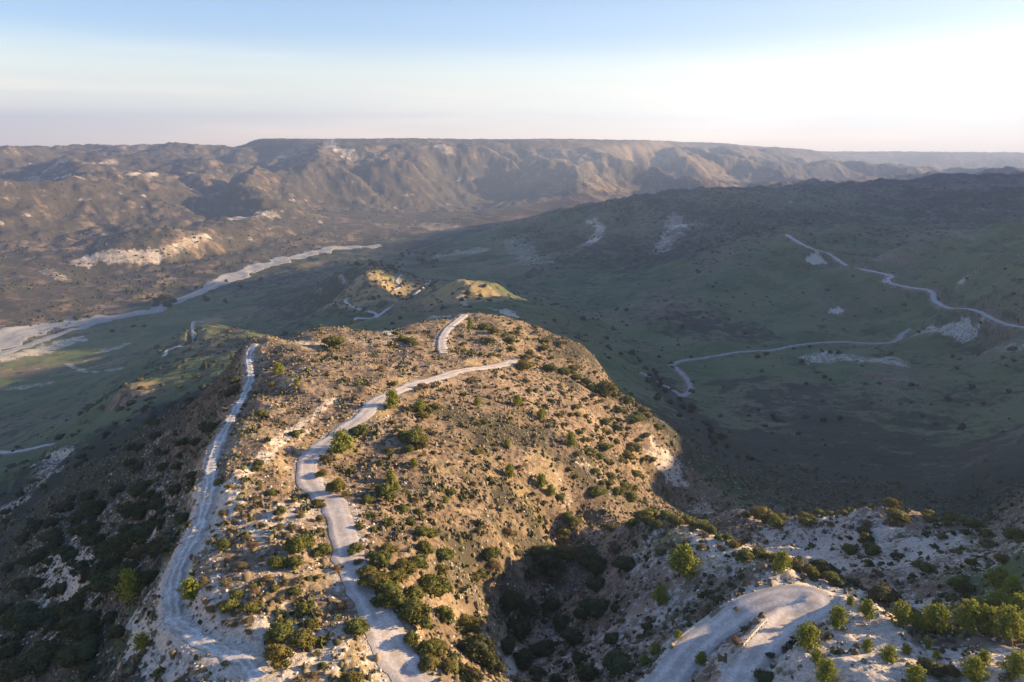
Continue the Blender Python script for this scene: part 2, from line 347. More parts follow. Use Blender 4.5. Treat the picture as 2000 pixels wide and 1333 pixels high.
ROADS = [  # name, label, half width in m, material, pixels, smoothing of the grade
 ('dirt_road', 'pale graded gravel road curving along the top of the main ridge', 2.1, 'gravel', [(818,1345),(775,1280),(740,1210),(705,1150),(681,1100),(670,1050),(660,1010),(648,985),(612,955),(600,925),(603,900),(625,880),(660,850),(700,822),(720,802),(737,784),(770,768),(820,748),(880,732),(940,722),(985,713),(1003,707)]),
 ('dirt_road', 'short stretch of pale dirt road at the far tip of the ridge', 1.6, 'gravel', [(866,692),(862,668),(870,648),(888,632),(908,617)]),
 ('chalk_track', 'rough whitish chalk track along the left rim of the ridge', 1.0, 'chalk', [(500,672),(487,695),(489,735),(480,770),(455,815),(428,860),(414,900),(409,950),(400,1000),(375,1060),(350,1105),(338,1150),(340,1200),(350,1220),(400,1258),(465,1285),(505,1330)]),
 ('dirt_road', 'wide pale gravel road in a tight hairpin bend on the near right spur', 2.0, 'gravel', [(1280,1352),(1299,1333),(1335,1290),(1371,1252),(1425,1212),(1472,1182),(1528,1164),(1578,1164),(1592,1180),(1570,1199),(1541,1211),(1498,1250),(1463,1292),(1443,1333),(1436,1352)]),
 ('dirt_road', 'grey dirt road crossing the green valley field in a sharp bend', 2.2, 'grey', [(1335,775),(1347,762),(1340,740),(1322,722),(1314,713),(1345,704),(1420,690),(1500,686),(1560,676),(1640,668),(1740,667),(1762,655),(1778,643)]),
 ('dirt_road', 'grey dirt road climbing the foot of the ridge to the valley bend', 1.8, 'grey', [(1250,728),(1275,742),(1310,762),(1333,774)]),
 ('dirt_road', 'thin pale road running down the shaded hill on the right', 2.5, 'pale', [(1536,457),(1580,483),(1630,502),(1680,517),(1735,536),(1740,543),(1727,549),(1745,556),(1800,567),(1822,574),(1826,586),(1870,601),(1930,619),(2005,637)]),
 ('dirt_road', 'thin winding pale road in the valley behind the ridge', 1.9, 'pale', [(682,583),(675,590),(700,605),(733,613),(728,622),(696,632,-182),(692,641,-182),(712,652,-181),(736,636,-180),(785,612,-181),(840,577,-186)]),
 ('dirt_road', 'faint track crossing the far end of the lit knoll', 2.2, 'pale', [(785,536),(775,550),(783,560),(768,568)]),
 ('chalk_track', 'broken chalk track over the small lit knoll by the riverbed', 1.7, 'chalk', [(321,696),(326,688),(342,680),(375,660),(378,640),(397,629)]),
 ('dirt_road', 'short white road cut into the green slope at the left edge', 2.2, 'pale', [(-12,888),(50,880),(106,866)]),
]
lines = [line_world(r[4]) for r in ROADS]
# grade the ground under every road: level across, smooth along
def dist_line(x, y, L, rmax):
    """distance to polyline L and the height parameter, for the points within rmax"""
    best = np.full(x.shape, 1e9); par = np.zeros(x.shape)
    for i in range(len(L)-1):
        a, b = L[i], L[i+1]; d = b-a; q = d@d+1e-9
        t = np.clip(((x-a[0])*d[0]+(y-a[1])*d[1])/q, 0, 1)
        dd = np.hypot(x-a[0]-t*d[0], y-a[1]-t*d[1]); m = dd < best
        best[m] = dd[m]; par[m] = (i+t)[m]
    return best, par
def near_ids(L, rmax):
    x0, y0 = L.min(0)-rmax; x1, y1 = L.max(0)+rmax
    return np.nonzero((GX > x0) & (GX < x1) & (GY > y0) & (GY < y1))
def smooth1(a, w):
    w = int(min(w, max(1, len(a)//2-1))); p = np.pad(a, w, mode='edge'); kk = np.hanning(2*w+3)[1:-1]; kk = kk/kk.sum()
    return np.convolve(p, kk, mode='valid')
grades = []
for (nm, lab, hw, mt, pix), L in zip(ROADS, lines):
    zl = smooth1(ground(L[:, 0], L[:, 1]), 5); grades.append(zl)
    rm = hw*2.4+1 if pix[0][0] != 1280 else hw*1.5+.5
    ids = near_ids(L, rm); d, par = dist_line(GX[ids], GY[ids], L, rm)
    zr = np.interp(par, np.arange(len(L)), zl)
    w = 1-ss(hw*1.15, rm, d)
    GZ[ids] = GZ[ids]*(1-w) + zr*w

# ---------------------------------------------------------------- ground cover painted by place: chalk, grass, dry grass, dark cover (scrub plus shade painted on the near slopes)
relz = GZ - CZ
gdu = np.gradient(GZ, axis=1)/np.gradient(RR, axis=1); gda = np.gradient(GZ, axis=0)/(np.gradient(AZ, axis=0)*RR)
SL = np.hypot(gdu, gda)
nA = fbm(GX/140, GY/140, 4, 101); nB = fbm(GX/38, GY/38, 4, 111); nC = fbm(GX/420, GY/420, 3, 121)
nD = fbm(GX/9, GY/9, 3, 131)
plateau = (1-ss(-82, -100, relz)) * 0
onr = ss(-105, -80, relz)*(1-ss(330, 420, RR))                      # ridge tops and spurs
chalk = onr*(.14 + .35*nB + .25*nD + .16*ss(12, 25, GX)*(1-ss(160, 190, RR))) + (1-onr)*(.06 + .25*np.maximum(nB, 0)*ss(.25, .5, SL))
green = (1-onr)*ss(-150, -178, relz)*(.80 + .45*nA + .25*nB) + (1-onr)*(1-ss(-150, -178, relz))*(.70 + .45*nA)
green = np.where(RR > 1900, green*.5, green)
dry = onr*(.35+.4*nB) + (1-onr)*ss(900, 1400, RR)*(.38 + .35*nB - .1*nA)
dark = (1-onr)*(.25 + .5*nC + .35*nB + .45*(1-ss(300, 420, RR))) + onr*(.05+.35*nB+.2*nD)  # near ground off the ridge painted darker so its shade reads deeper
def stroke(arr, pix, rad, amt, soft=.6, ragged=.6):
    L = np.array([hit(*q)[:2] for q in pix]) if len(pix) > 1 else np.array([hit(*pix[0])[:2]]*2)
    rm = rad*(1+soft); ids = near_ids(L, rm*1.3); x, y = GX[ids], GY[ids]
    if x.size == 0: return
    d, _ = dist_line(x, y, L, rm)
    d = d + rad*ragged*(fbm(x/(rad*.9), y/(rad*.9), 4, 141))*1.6
    arr[ids] += amt*(1-ss(rad*(1-soft*.4), rm, d))
# chalk aprons near the camera
for pix, rad, amt in [([(470,1000),(440,1100),(430,1200),(500,1300)], 7, .28), ([(560,1230),(640,1300)], 5, .25), ([(1000,745),(1100,770)], 4, .3),
        ([(590,1000),(560,1030)], 4, .3), ([(410,960),(400,1040)], 3.5, .5), ([(350,1100),(340,1200),(430,1270),(480,1300)], 4.5, .45),
        ([(460,935),(540,860),(650,780)], 1.0, .6), ([(520,900),(600,840)], .8, .4), ([(760,655),(830,625),(880,618)], 2.5, .6), ([(600,670),(700,668),(740,665)], 3, .4),
        ([(690,1000),(720,1040)], 3, .3), ([(1065,940),(1075,990)], 3, .5), ([(1095,930),(1110,975)], 1.2, .7), ([(1140,905),(1165,925)], 2.5, .4),
        ([(1262,862),(1292,900),(1312,925)], 3.5, .55), ([(1280,880),(1320,910),(1380,950)], 4, .4), ([(950,1200),(965,1270)], 5, .3),
        ([(1200,1050),(1150,1150),(1130,1260)], 9, .35), ([(1250,1150),(1230,1250)], 9, .4), ([(1000,1260),(990,1320)], .7, .8), ([(1060,1250),(1090,1240)], 2.5, .5),
        ([(1380,1000),(1470,1010)], 5, .5), ([(1440,1060),(1560,1060),(1640,1040)], 8, .5), ([(1780,1060),(1850,1050),(1790,1090)], 1.6, .9), ([(1700,1080),(1860,1120)], 10, .3),
        ([(1450,1165),(1530,1135),(1600,1145)], 2.5, .35), ([(1630,1180),(1700,1240),(1620,1300)], 6, .4), ([(1700,1300),(1850,1290),(1900,1310)], 6, .55), ([(1350,1280),(1300,1310)], 4, .3),
        ([(1800,1180),(1900,1200)], 6, .4), ([(110,890),(70,950),(0,1000)], 7, .6), ([(180,1020),(110,1090),(150,1150)], 4, .4), ([(330,1130),(270,1230),(220,1330)], .8, .6), ([(230,1160),(180,1240)], 4, .35), ([(110,1000),(90,1060),(140,1180)], 6, .45), ([(250,960),(300,1000),(260,1080)], 9, .3), ([(330,1330),(250,1220)], 1.2, .6)]:
    stroke(chalk, pix, rad, amt)
# pale rock further away
for pix, rad, amt in [([(155,512),(200,502),(250,500),(300,505)], 13, .62), ([(320,495),(350,480),(400,463)], 10, .5), ([(90,530),(130,548)], 12, .45), ([(470,425),(520,420)], 28, .5),
        ([(1155,432),(1172,445),(1160,470)], 11, .55), ([(1320,425),(1320,445),(1290,490)], 17, .5), ([(1330,440),(1370,440)], 13, .42), ([(870,500),(930,490)], 24, .5), ([(1000,470),(1050,510)], 22, .45),
        ([(1600,700),(1660,697),(1740,703)], 12, .6), ([(1800,650),(1890,652)], 7, .6), ([(1940,685),(1990,682)], 7, .4), ([(1590,512),(1600,506)], 8, .9), ([(1630,610),(1640,606)], 5, .9),
        ([(1900,540),(1990,500)], 12, .25), ([(1850,452),(1900,462)], 16, .3), ([(0,700),(60,690),(140,665)], 15, .7), ([(210,685),(240,675)], 10, .55), ([(130,710),(240,720)], 2.5, .6), ([(0,760),(90,750)], 8, .5),
        ([(100,735),(180,718),(240,700)], 2, .5),([(60,722),(170,705),(230,690)], 2, .5), ([(700,545),(665,540)], 3, .4), ([(900,575),(910,600),(960,603),(1010,615)], 2.5, .5), ([(985,608),(1005,618)], 4, .9),
        ([(760,600),(840,590)], 1, 0), ([(560,305),(640,300)], 25, .25), ([(640,275),(665,295),(690,305)], 24, .55), ([(860,285),(880,300)], 24, .5), ([(1170,465),(1140,480)], 10, .5),
        ([(100,325),(220,318)], 20, .5), ([(60,350),(150,345)], 16, .5), ([(260,342),(300,338)], 16, .5),([(380,375),(420,378)], 12, .5),([(830,440),(900,448)], 40, .4)]:
    stroke(chalk, pix, rad, amt)
for pix, rad, amt in [([(690,540),(740,560),(700,570)], 42, 1.3), ([(870,560),(940,580),(970,590)], 30, 1.2), ([(400,625),(415,640)], 18, 1.2), ([(200,770),(300,752)], 10, .9),
        ([(330,560),(300,590)], 25, .5), ([(1300,1035),(1400,1060)], 6, .5), ([(1870,1055),(1900,1060)], 4, .9), ([(1940,1100),(1990,1095)], 6, .6), ([(640,875),(700,825),(735,795)], 3, .5), ([(980,940),(1040,980)], 3, .3), ([(560,1250),(700,1320)], 6, .3)]:
    stroke(dry, pix, rad, amt)
for _x, _y, _r in ((705, 557, 46), (730, 563, 40), (880, 565, 30), (935, 580, 32), (405, 632, 20), (260, 765, 16)):
    _h = hit(_x, _y); green *= 1-.8*(1-ss(_r*.6, _r*1.3, np.hypot(GX-_h[0], GY-_h[1])))
for pix, rad, amt in [([(930,592),(975,598)], 7, .3), ([(1940,1100),(1990,1095)], 7, .9), ([(1400,910),(1470,930)], 14, .5), ([(1500,970),(1600,985)], 8, .6), ([(250,840),(330,800)], 8, .6),
        ([(300,1180),(380,1060),(420,960)], 5, .5), ([(230,1300),(160,1333)], 5, .5), ([(380,560),(300,600)], 30, .4), ([(400,530),(450,540)], 20, .4), ([(1350,700),(1500,720),(1600,720)], 30, .4), ([(1500,640),(1750,650)], 18, .5), ([(1250,650),(1500,640)], 20, .5)]:
    stroke(green, pix, rad, amt)
for pix, rad, amt in [([(1500,950),(1700,880),(1900,920)], 55, .34), ([(1500,760),(1600,800)], 35, .35), ([(1420,650),(1340,630)], 40, .5), ([(1290,740),(1400,860),(1480,910)], 10, .8), ([(850,520),(920,510)], 40, .5), ([(1000,470),(1300,500)], 60, .3), ([(560,570),(640,580)], 50, .4)]:
    stroke(dark, pix, rad, amt)
# pale spoil along the roads, cut banks
for (nm, lab, hw, mt, pix), L in zip(ROADS, lines):
    rm = hw*2.6; ids = near_ids(L, rm); d, _ = dist_line(GX[ids], GY[ids], L, rm)
    chalk[ids] += (.42 if mt != 'grey' else .2)*(1-ss(hw*.9, rm, d + hw*.6*nD[ids]))
    green[ids] *= ss(hw*.8, rm, d)
far = ss(1150, 1600, RR)
_rx = np.array([-900, -620, -553, -525, -480, -420, -330, -200]); _ry = np.array([700, 800, 1205, 1380, 1450, 1500, 1700, 2000])
beyond = ss(20, 90, GY - np.interp(GX, _rx, _ry))*(1-ss(-150, 0, GX))*ss(950, 1050, RR)
green = green*(1-.65*beyond); dark = dark + beyond*(.30+.5*nB); chalk = chalk + beyond*.22*np.maximum(nB+.2*nD, 0)
_ti = [i for i, r in enumerate(ROADS) if 'rim' in r[1]][0]; _t = lines[_ti][np.argsort(lines[_ti][:, 1])]
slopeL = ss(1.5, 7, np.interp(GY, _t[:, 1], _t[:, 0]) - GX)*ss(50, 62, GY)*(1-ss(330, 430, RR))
dark = dark + .65*slopeL; green = green + slopeL*(.25+.5*nB); dry = dry*(1-.8*slopeL); chalk = chalk*(1-.2*slopeL) + slopeL*.14*np.maximum(nB, 0)  # left slope's shade deepened in the cover colour, over greener scrub
stra = ss(.80, .97, np.sin(relz/6.5 + 3.0*nA + 1.2*nC))*ss(.12, .3, SL)*np.clip(.5+.9*nB, 0, 1)
chalk = chalk + far*onr*0 + far*(.34*stra + .10*np.maximum(nB, 0)) + ss(500, 900, RR)*(1-far)*.25*stra*(1-ss(-150, -178, relz))
midv = ss(260, 380, RR)*(1-ss(1100, 1500, RR))
dark = dark + midv*.30*ss(.72, .98, np.sin(relz/1.9 + 4.5*nB + 2*nA))*ss(.03, .1, SL)
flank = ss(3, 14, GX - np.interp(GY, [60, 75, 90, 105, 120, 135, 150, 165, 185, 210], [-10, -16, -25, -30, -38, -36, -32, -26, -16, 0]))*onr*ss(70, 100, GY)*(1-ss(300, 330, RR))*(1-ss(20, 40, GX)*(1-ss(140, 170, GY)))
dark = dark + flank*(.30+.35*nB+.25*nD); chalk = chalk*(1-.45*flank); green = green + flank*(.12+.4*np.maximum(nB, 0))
dark = dark + far*(.36 + .35*nA + .25*nD); dry = dry*(1-.25*far)
chalk = np.clip(chalk, 0, 1); green = np.clip(green, 0, 1); dry = np.clip(dry, 0, 1); dark = np.clip(dark, 0, 1)

def mesh_np(name, co, faces, smooth=False):
    """faces: (n,3) or (n,4) integer array"""
    me = bpy.data.meshes.new(name); co = np.asarray(co, np.float32); f = np.asarray(faces, np.int32); kf = f.shape[1]
    me.vertices.add(len(co)); me.vertices.foreach_set('co', co.ravel())
    me.loops.add(f.size); me.loops.foreach_set('vertex_index', f.ravel())
    me.polygons.add(len(f)); me.polygons.foreach_set('loop_start', np.arange(len(f), dtype=np.int32)*kf)
    me.update(calc_edges=True)
    if smooth: me.polygons.foreach_set('use_smooth', np.ones(len(f), bool))
    return me
def link(name, me, mat=None, parent=None, kind=None, label=None, cat=None, group=None):
    o = bpy.data.objects.new(name, me); C.objects.link(o)
    if mat and not me.materials: me.materials.append(mat)
    if parent: o.parent = parent
    if kind: o['kind'] = kind
    if label: o['label'] = label
    if cat: o['category'] = cat
    if group: o['group'] = group
    return o
def attr(me, name, arr):
    a = me.attributes.new(name, 'FLOAT_COLOR', 'POINT'); a.data.foreach_set('color', np.ascontiguousarray(arr, np.float32).ravel())

# ---------------------------------------------------------------- the air: one closed box of thin even haze
zb, zt = float(GZ.min())-1.0, max(float(GZ.max()), CZ)+6.0; xb = 15800.0; yb0, yb1 = -3600.0, 15800.0
hv = [(x, y, z) for z in (zb, zt) for (x, y) in ((-xb, yb0), (xb, yb0), (xb, yb1), (-xb, yb1))]
hf = [(3, 2, 1, 0), (4, 5, 6, 7), (0, 1, 5, 4), (1, 2, 6, 5), (2, 3, 7, 6), (3, 0, 4, 7)]
hm = bpy.data.materials.new('haze'); hm.use_nodes = True; hn = hm.node_tree
for n in list(hn.nodes):
    if n.type == 'BSDF_PRINCIPLED': hn.nodes.remove(n)
pv_ = hn.nodes.new('ShaderNodeVolumePrincipled'); pv_.inputs['Color'].default_value = (.55, .71, 1, 1); pv_.inputs['Density'].default_value = HAZE; pv_.inputs['Anisotropy'].default_value = .35
hn.links.new(pv_.outputs[0], [n for n in hn.nodes if n.type == 'OUTPUT_MATERIAL'][0].inputs['Volume'])
link('haze', mesh_np('haze', hv, hf), hm, kind='stuff')

# ---------------------------------------------------------------- materials
def mat(name, rough=.9):
    m = bpy.data.materials.new(name); m.use_nodes = True; nt = m.node_tree; b = nt.nodes['Principled BSDF']
    b.inputs['Roughness'].default_value = rough; b.inputs['Specular IOR Level'].default_value = .15
    return m, nt, b
class G:
    def __init__(s, nt): s.nt = nt; s.N = nt.nodes; s.L = nt.links; s.tc = s.N.new('ShaderNodeNewGeometry').outputs['Position']
    def noise(s, scale, detail=4, rough=.6, vec=None, dim='3D', off=0, dist=0):
        n = s.N.new('ShaderNodeTexNoise'); n.inputs['Scale'].default_value = scale; n.inputs['Detail'].default_value = detail; n.inputs['Roughness'].default_value = rough; n.inputs['Distortion'].default_value = dist
        v = vec or s.tc
        if off:
            a = s.N.new('ShaderNodeVectorMath'); a.operation = 'ADD'; a.inputs[1].default_value = (off, off*.7, off*.3); s.L.new(v, a.inputs[0]); v = a.outputs[0]
        s.L.new(v, n.inputs['Vector']); return n.outputs['Fac']
    def math(s, op, a, b=None, clamp=False):
        n = s.N.new('ShaderNodeMath'); n.operation = op; n.use_clamp = clamp
        for i, q in enumerate((a, b)):
            if q is None: continue
            if isinstance(q, (int, float)): n.inputs[i].default_value = q
            else: s.L.new(q, n.inputs[i])
        return n.outputs[0]
    def step(s, x, a, b):
        n = s.N.new('ShaderNodeMapRange'); n.interpolation_type = 'SMOOTHSTEP'
        s.L.new(x, n.inputs['Value']); n.inputs['From Min'].default_value = a; n.inputs['From Max'].default_value = b; return n.outputs[0]
    def mix(s, f, a, b):
        n = s.N.new('ShaderNodeMix'); n.data_type = 'RGBA'
        for k, q in ((0, f), (6, a), (7, b)):
            if isinstance(q, (int, float)): n.inputs[k].default_value = q
            elif isinstance(q, tuple): n.inputs[k].default_value = (*q, 1)
            else: s.L.new(q, n.inputs[k])
        return n.outputs[2]
    def bump(s, h, dist, strength=.6):
        n = s.N.new('ShaderNodeBump'); n.inputs['Distance'].default_value = dist; n.inputs['Strength'].default_value = strength; s.L.new(h, n.inputs['Height']); return n.outputs[0]
    def att(s, name):
        n = s.N.new('ShaderNodeAttribute'); n.attribute_name = name; return n

def ground_material():
    m, nt, b = mat('ground'); g = G(nt)
    cov = g.att('cover'); sep = g.N.new('ShaderNodeSeparateColor'); g.L.new(cov.outputs['Color'], sep.inputs[0])
    ck, gr, dr = sep.outputs; dk = cov.outputs['Alpha']
    f1 = g.noise(.9, 8, .72); f2 = g.noise(.11, 8, .68, off=31); f3 = g.noise(2.6, 4, .7, off=77); f4 = g.noise(.02, 6, .65, off=11)
    soil = g.mix(g.step(f2, .38, .62), (.20, .135, .078), (.37, .26, .16))
    soil = g.mix(g.step(f1, .47, .60), soil, (.070, .052, .034))
    c = g.mix(g.step(g.math('ADD', dr, g.math('MULTIPLY', g.math('SUBTRACT', f2, .5), 2.2)), .35, .95), soil, g.mix(g.step(f3, .4, .6), (.36, .26, .11), (.27, .20, .085)))
    c = g.mix(g.step(g.math('ADD', gr, g.math('MULTIPLY', g.math('SUBTRACT', f2, .5), 1.8)), .35, .8), c, g.mix(g.step(f4, .4, .6), (.078, .108, .040), (.135, .148, .058)))
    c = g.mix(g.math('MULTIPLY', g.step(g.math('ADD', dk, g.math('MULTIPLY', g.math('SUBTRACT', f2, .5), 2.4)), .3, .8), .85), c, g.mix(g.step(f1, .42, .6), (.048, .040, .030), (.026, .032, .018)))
    cm = g.math('ADD', ck, g.math('MULTIPLY', g.math('SUBTRACT', f1, .5), 2.6))
    cm = g.math('ADD', cm, g.math('MULTIPLY', g.math('SUBTRACT', f2, .5), 1.3))
    c = g.mix(g.step(cm, .48, .85), c, g.mix(g.step(f3, .38, .62), (.66, .55, .41), (.46, .37, .27)))
    nt.links.new(c, b.inputs['Base Color'])
    hgt = g.math('ADD', g.math('MULTIPLY', f1, .8), g.math('MULTIPLY', f3, .3))
    nt.links.new(g.bump(hgt, .5, .8), b.inputs['Normal'])
    return m
M_ground = ground_material()

ii = np.arange(NA*NR).reshape(NA, NR)
F4 = np.stack([ii[:-1, :-1], ii[:-1, 1:], ii[1:, 1:], ii[1:, :-1]], -1).reshape(-1, 4)[:, ::-1]
co = np.stack([GX, GY, GZ], -1).reshape(-1, 3)
me = mesh_np('ground', co, F4, True)
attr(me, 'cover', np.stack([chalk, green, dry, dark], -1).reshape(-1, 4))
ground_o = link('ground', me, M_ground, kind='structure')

# ---------------------------------------------------------------- roads and the riverbed, draped on the graded ground
def road_material(name, c1, c2, c3, rut=.5):
    m, nt, b = mat(name); g = G(nt)
    f1 = g.noise(.35, 6, .7, off=5); f2 = g.noise(3.0, 5, .75, off=9); t = g.att('cross')
    sx = g.N.new('ShaderNodeSeparateColor'); g.L.new(t.outputs['Color'], sx.inputs[0])
    c = g.mix(g.step(f1, .35, .65), c1, c2)
    c = g.mix(g.math('MULTIPLY', g.step(f2, .48, .64), .8), c, c3)
    # worn wheel tracks run along the road, the rest carries loose darker gravel
    w = g.math('MULTIPLY', g.math('MULTIPLY', g.step(sx.outputs[0], .2, .9), g.step(f1, .3, .6)), rut)
    c = g.mix(w, c, c3)
    nt.links.new(c, b.inputs['Base Color']); nt.links.new(g.bump(f2, .08, .6), b.inputs['Normal'])
    return m
RM = {'gravel': road_material('road_gravel', (.68, .59, .48), (.57, .49, .40), (.38, .31, .24), .85),
      'chalk': road_material('track_chalk', (.74, .67, .57), (.60, .53, .43), (.30, .25, .18), .8),
      'grey': road_material('road_grey', (.40, .36, .31), (.34, .31, .26), (.24, .21, .17)),
      'pale': road_material('road_pale', (.58, .53, .46), (.50, .45, .38), (.36, .32, .26)),
      'river': road_material('river_gravel', (.42, .39, .36), (.30, .285, .25), (.14, .145, .10), .35)}
def strip(name, L, hw, m, label, lift=None, ragged=.22, nx=9, step=None, smoothz=None):
    L = np.asarray(L); seg = np.hypot(*(L[1:]-L[:-1]).T); s = np.concatenate([[0], np.cumsum(seg)])
    r0 = float(np.median(np.hypot(L[:, 0], L[:, 1]))); step = step or max(.6, r0*.004)
    n = max(4, int(s[-1]/step)); q = np.linspace(0, s[-1], n)
    x = np.interp(q, s, L[:, 0]); y = np.interp(q, s, L[:, 1]); hwq = np.interp(q, s, hw) if np.ndim(hw) else np.full(n, float(hw))
    tx = np.gradient(x); ty = np.gradient(y); l = np.hypot(tx, ty)+1e-9; nx_, ny_ = -ty/l, tx/l
    rg = lambda sd: 1 + ragged*2.0*fbm(q/(hwq*2.2), np.full(n, sd*3.3), 4, 201)
    a = rg(1)*hwq; b_ = rg(5)*hwq; t = np.linspace(-1, 1, nx)
    off = np.where(t[None, :] < 0, t[None, :]*a[:, None], t[None, :]*b_[:, None])
    X = x[:, None] + nx_[:, None]*off; Y = y[:, None] + ny_[:, None]*off
    Z = ground(X, Y); rr_ = np.hypot(X, Y); Z = Z + (lift if lift else .05 + .0011*rr_)*np.where(np.abs(t)[None, :] > .95, .35, 1)
    co = np.stack([X, Y, Z], -1).reshape(-1, 3); i = np.arange(n*nx).reshape(n, nx)
    f = np.stack([i[:-1, :-1], i[1:, :-1], i[1:, 1:], i[:-1, 1:]], -1).reshape(-1, 4)
    me = mesh_np(name, co, f[:, ::-1] , True)
    k = np.clip(1-np.abs(np.abs(t)-.45)*3.2, 0, 1); cr = np.tile(1-k, (n, 1))
    attr(me, 'cross', np.stack([cr, cr, cr, np.ones_like(cr)], -1).reshape(-1, 4))
    return link(name, me, m, kind='structure', label=label)
for (nm, lab, hw, mt, pix), L in zip(ROADS, lines):
    if pix[0] == (1280, 1352):
        h = np.interp(np.linspace(0, 14, len(L)), [0, 3, 5, 6.3, 8, 9.3, 10.5, 12, 14], [2.0, 1.9, 2.0, 2.5, 3.0, 2.9, 2.3, 1.9, 1.9])
        strip(nm, L, h, RM[mt], lab, ragged=.1, nx=13)
    else:
        strip(nm, L, hw, RM[mt], lab, ragged=.2 if mt == 'gravel' else .38)
riv = [hit(*q)[:2] for q in [(-40,690),(30,655),(80,640),(160,630),(240,620),(300,607),(350,590),(400,568),(440,550),(500,526),(560,507),(620,494),(680,486),(745,481)]]
rl = smooth_line(riv, 8); rw = np.interp(np.linspace(0, 13, len(rl)), [0, 2, 4, 5, 6, 7, 8, 9, 10, 11, 12, 13], [24, 24, 16, 14, 12, 15, 22, 22, 20, 19, 18, 12])
strip('riverbed', rl, rw, RM['river'], 'broad pale dry gravel riverbed winding down the valley', ragged=.42, nx=21, step=5)
riv2 = smooth_line([hit(*q)[:2] for q in [(-30,705),(40,680),(110,655),(200,628),(250,616),(310,603)]], 8)
strip('riverbed', riv2, 8, RM['river'], 'narrow side channel of pale gravel beside the riverbed', ragged=.4, nx=7, step=4)

# ---------------------------------------------------------------- foliage builders
rng = np.random.RandomState(3)
def foliage_material(name, c1, c2, c3, hue=.0):
    m, nt, b = mat(name, .7); g = G(nt)
    f = g.noise(1.7, 3, .6); f2 = g.noise(9.0, 2, .6, off=4)
    oi = g.N.new('ShaderNodeObjectInfo')
    c = g.mix(g.step(f, .35, .65), c1, c2); c = g.mix(g.math('MULTIPLY', g.step(f2, .5, .62), .7), c, c3)
    c = g.mix(g.math('MULTIPLY', oi.outputs['Random'], .45), c, c2)
    c = g.mix(g.math('MULTIPLY', g.step(g.math('FRACT', g.math('MULTIPLY', oi.outputs['Random'], 7.3)), .55, 1.0), .55), c, ((c2[0]*1.15+.02, c2[1]*.85, c2[2]) if name != 'needle_bright' else c1))
    nt.links.new(c, b.inputs['Base Color']); b.inputs['Subsurface Weight'].default_value = 0
    tr = g.N.new('ShaderNodeBsdfTranslucent'); g.L.new(c, tr.inputs['Color']); mx = g.N.new('ShaderNodeMixShader'); mx.inputs[0].default_value = .28
    out = [n for n in g.N if n.type == 'OUTPUT_MATERIAL'][0]
    g.L.new(b.outputs[0], mx.inputs[1]); g.L.new(tr.outputs[0], mx.inputs[2]); g.L.new(mx.outputs[0], out.inputs['Surface'])
    return m
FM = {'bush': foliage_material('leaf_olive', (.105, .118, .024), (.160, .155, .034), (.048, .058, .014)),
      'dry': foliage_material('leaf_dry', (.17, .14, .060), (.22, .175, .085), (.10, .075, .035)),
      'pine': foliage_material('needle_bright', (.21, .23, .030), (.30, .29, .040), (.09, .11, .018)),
      'dark': foliage_material('leaf_dark', (.055, .066, .024), (.075, .084, .028), (.030, .040, .014))}  # 'dark': shade painted into the leaves of shaded bushes; valley trees share it
mb, ntb, bb = mat('bark'); gb = G(ntb); ntb.links.new(gb.mix(gb.noise(6, 3), (.10, .075, .05), (.16, .13, .10)), bb.inputs['Base Color'])
def leaves(cent, nrm, size, rs):
    """small folded leaf sprays: two triangles each, random orientation leaning to nrm"""
    n = len(cent); a = rs.normal(size=(n, 3)) + nrm*.7; a /= np.linalg.norm(a, axis=1)[:, None]
    t = np.cross(a, rs.normal(size=(n, 3))); t /= np.linalg.norm(t, axis=1)[:, None]+1e-9; b = np.cross(a, t)
    s = (size*(.6+.8*rs.rand(n)))[:, None]
    v = np.stack([cent - t*s*.6, cent + b*s*.45 + a*s*.12, cent + t*s*.6, cent - b*s*.45 + a*s*.12], 1).reshape(-1, 3)
    return v, np.arange(n*4).reshape(n, 4)
def ico(sub):
    import bmesh
    bm = bmesh.new(); bmesh.ops.create_icosphere(bm, subdivisions=sub, radius=1)
    v = np.array([p.co[:] for p in bm.verts]); f = np.array([[q.index for q in p.verts] for p in bm.faces]); bm.free(); return v, f
IV1, IF1 = ico(1); IV2, IF2 = ico(2)
def quadify(f3): return np.concatenate([f3, f3[:, 2:3]], 1)
def build_tris(parts):
    V, T = [], []; o = 0
    for v, f in parts:
        V.append(v)
        if f.shape[1] == 4: T.append(f[:, [0, 1, 2]]+o); T.append(f[:, [0, 2, 3]]+o)
        else: T.append(f+o)
        o += len(v)
    return np.concatenate(V), np.concatenate(T)
def bush_mesh(seed, n=1500, flat=.72, lobes=6, size=.052, core=.80):
    """a bush about 1 m across (radius .5), sitting on z=0: overlapping lobes under many leaf sprays"""
    rs = np.random.RandomState(seed); parts = []; lc = [np.array([0, 0, .42*flat])]; lr_ = [.30]
    for i in range(lobes):
        a = rs.rand()*6.28; d = .10+.30*rs.rand(); lc.append(np.array([math.cos(a)*d, math.sin(a)*d, (.16+.34*rs.rand())*flat])); lr_.append(.10+.15*rs.rand())
    for c, r in zip(lc, lr_):
        v = IV2*(1+.16*rs.normal(size=(len(IV2), 1)))*r*core*np.array([1, 1, flat*1.05])+c; v[:, 2] = np.maximum(v[:, 2], -.12); parts.append((v, IF2))
    w = np.array(lr_)**2; pick = rs.choice(len(lc), n, p=w/w.sum()); d = rs.normal(size=(n, 3)); d /= np.linalg.norm(d, axis=1)[:, None]; d[:, 2] = np.abs(d[:, 2])*1.05-.25
    rad = np.array(lr_)[pick]*(.72+.55*rs.rand(n)**1.6)
    cen = np.array(lc)[pick] + d*rad[:, None]*np.array([1, 1, flat*1.05]); cen[:, 2] = np.maximum(cen[:, 2], .0)
    parts.append(leaves(cen, d, np.full(n, size), rs))
    return build_tris(parts)
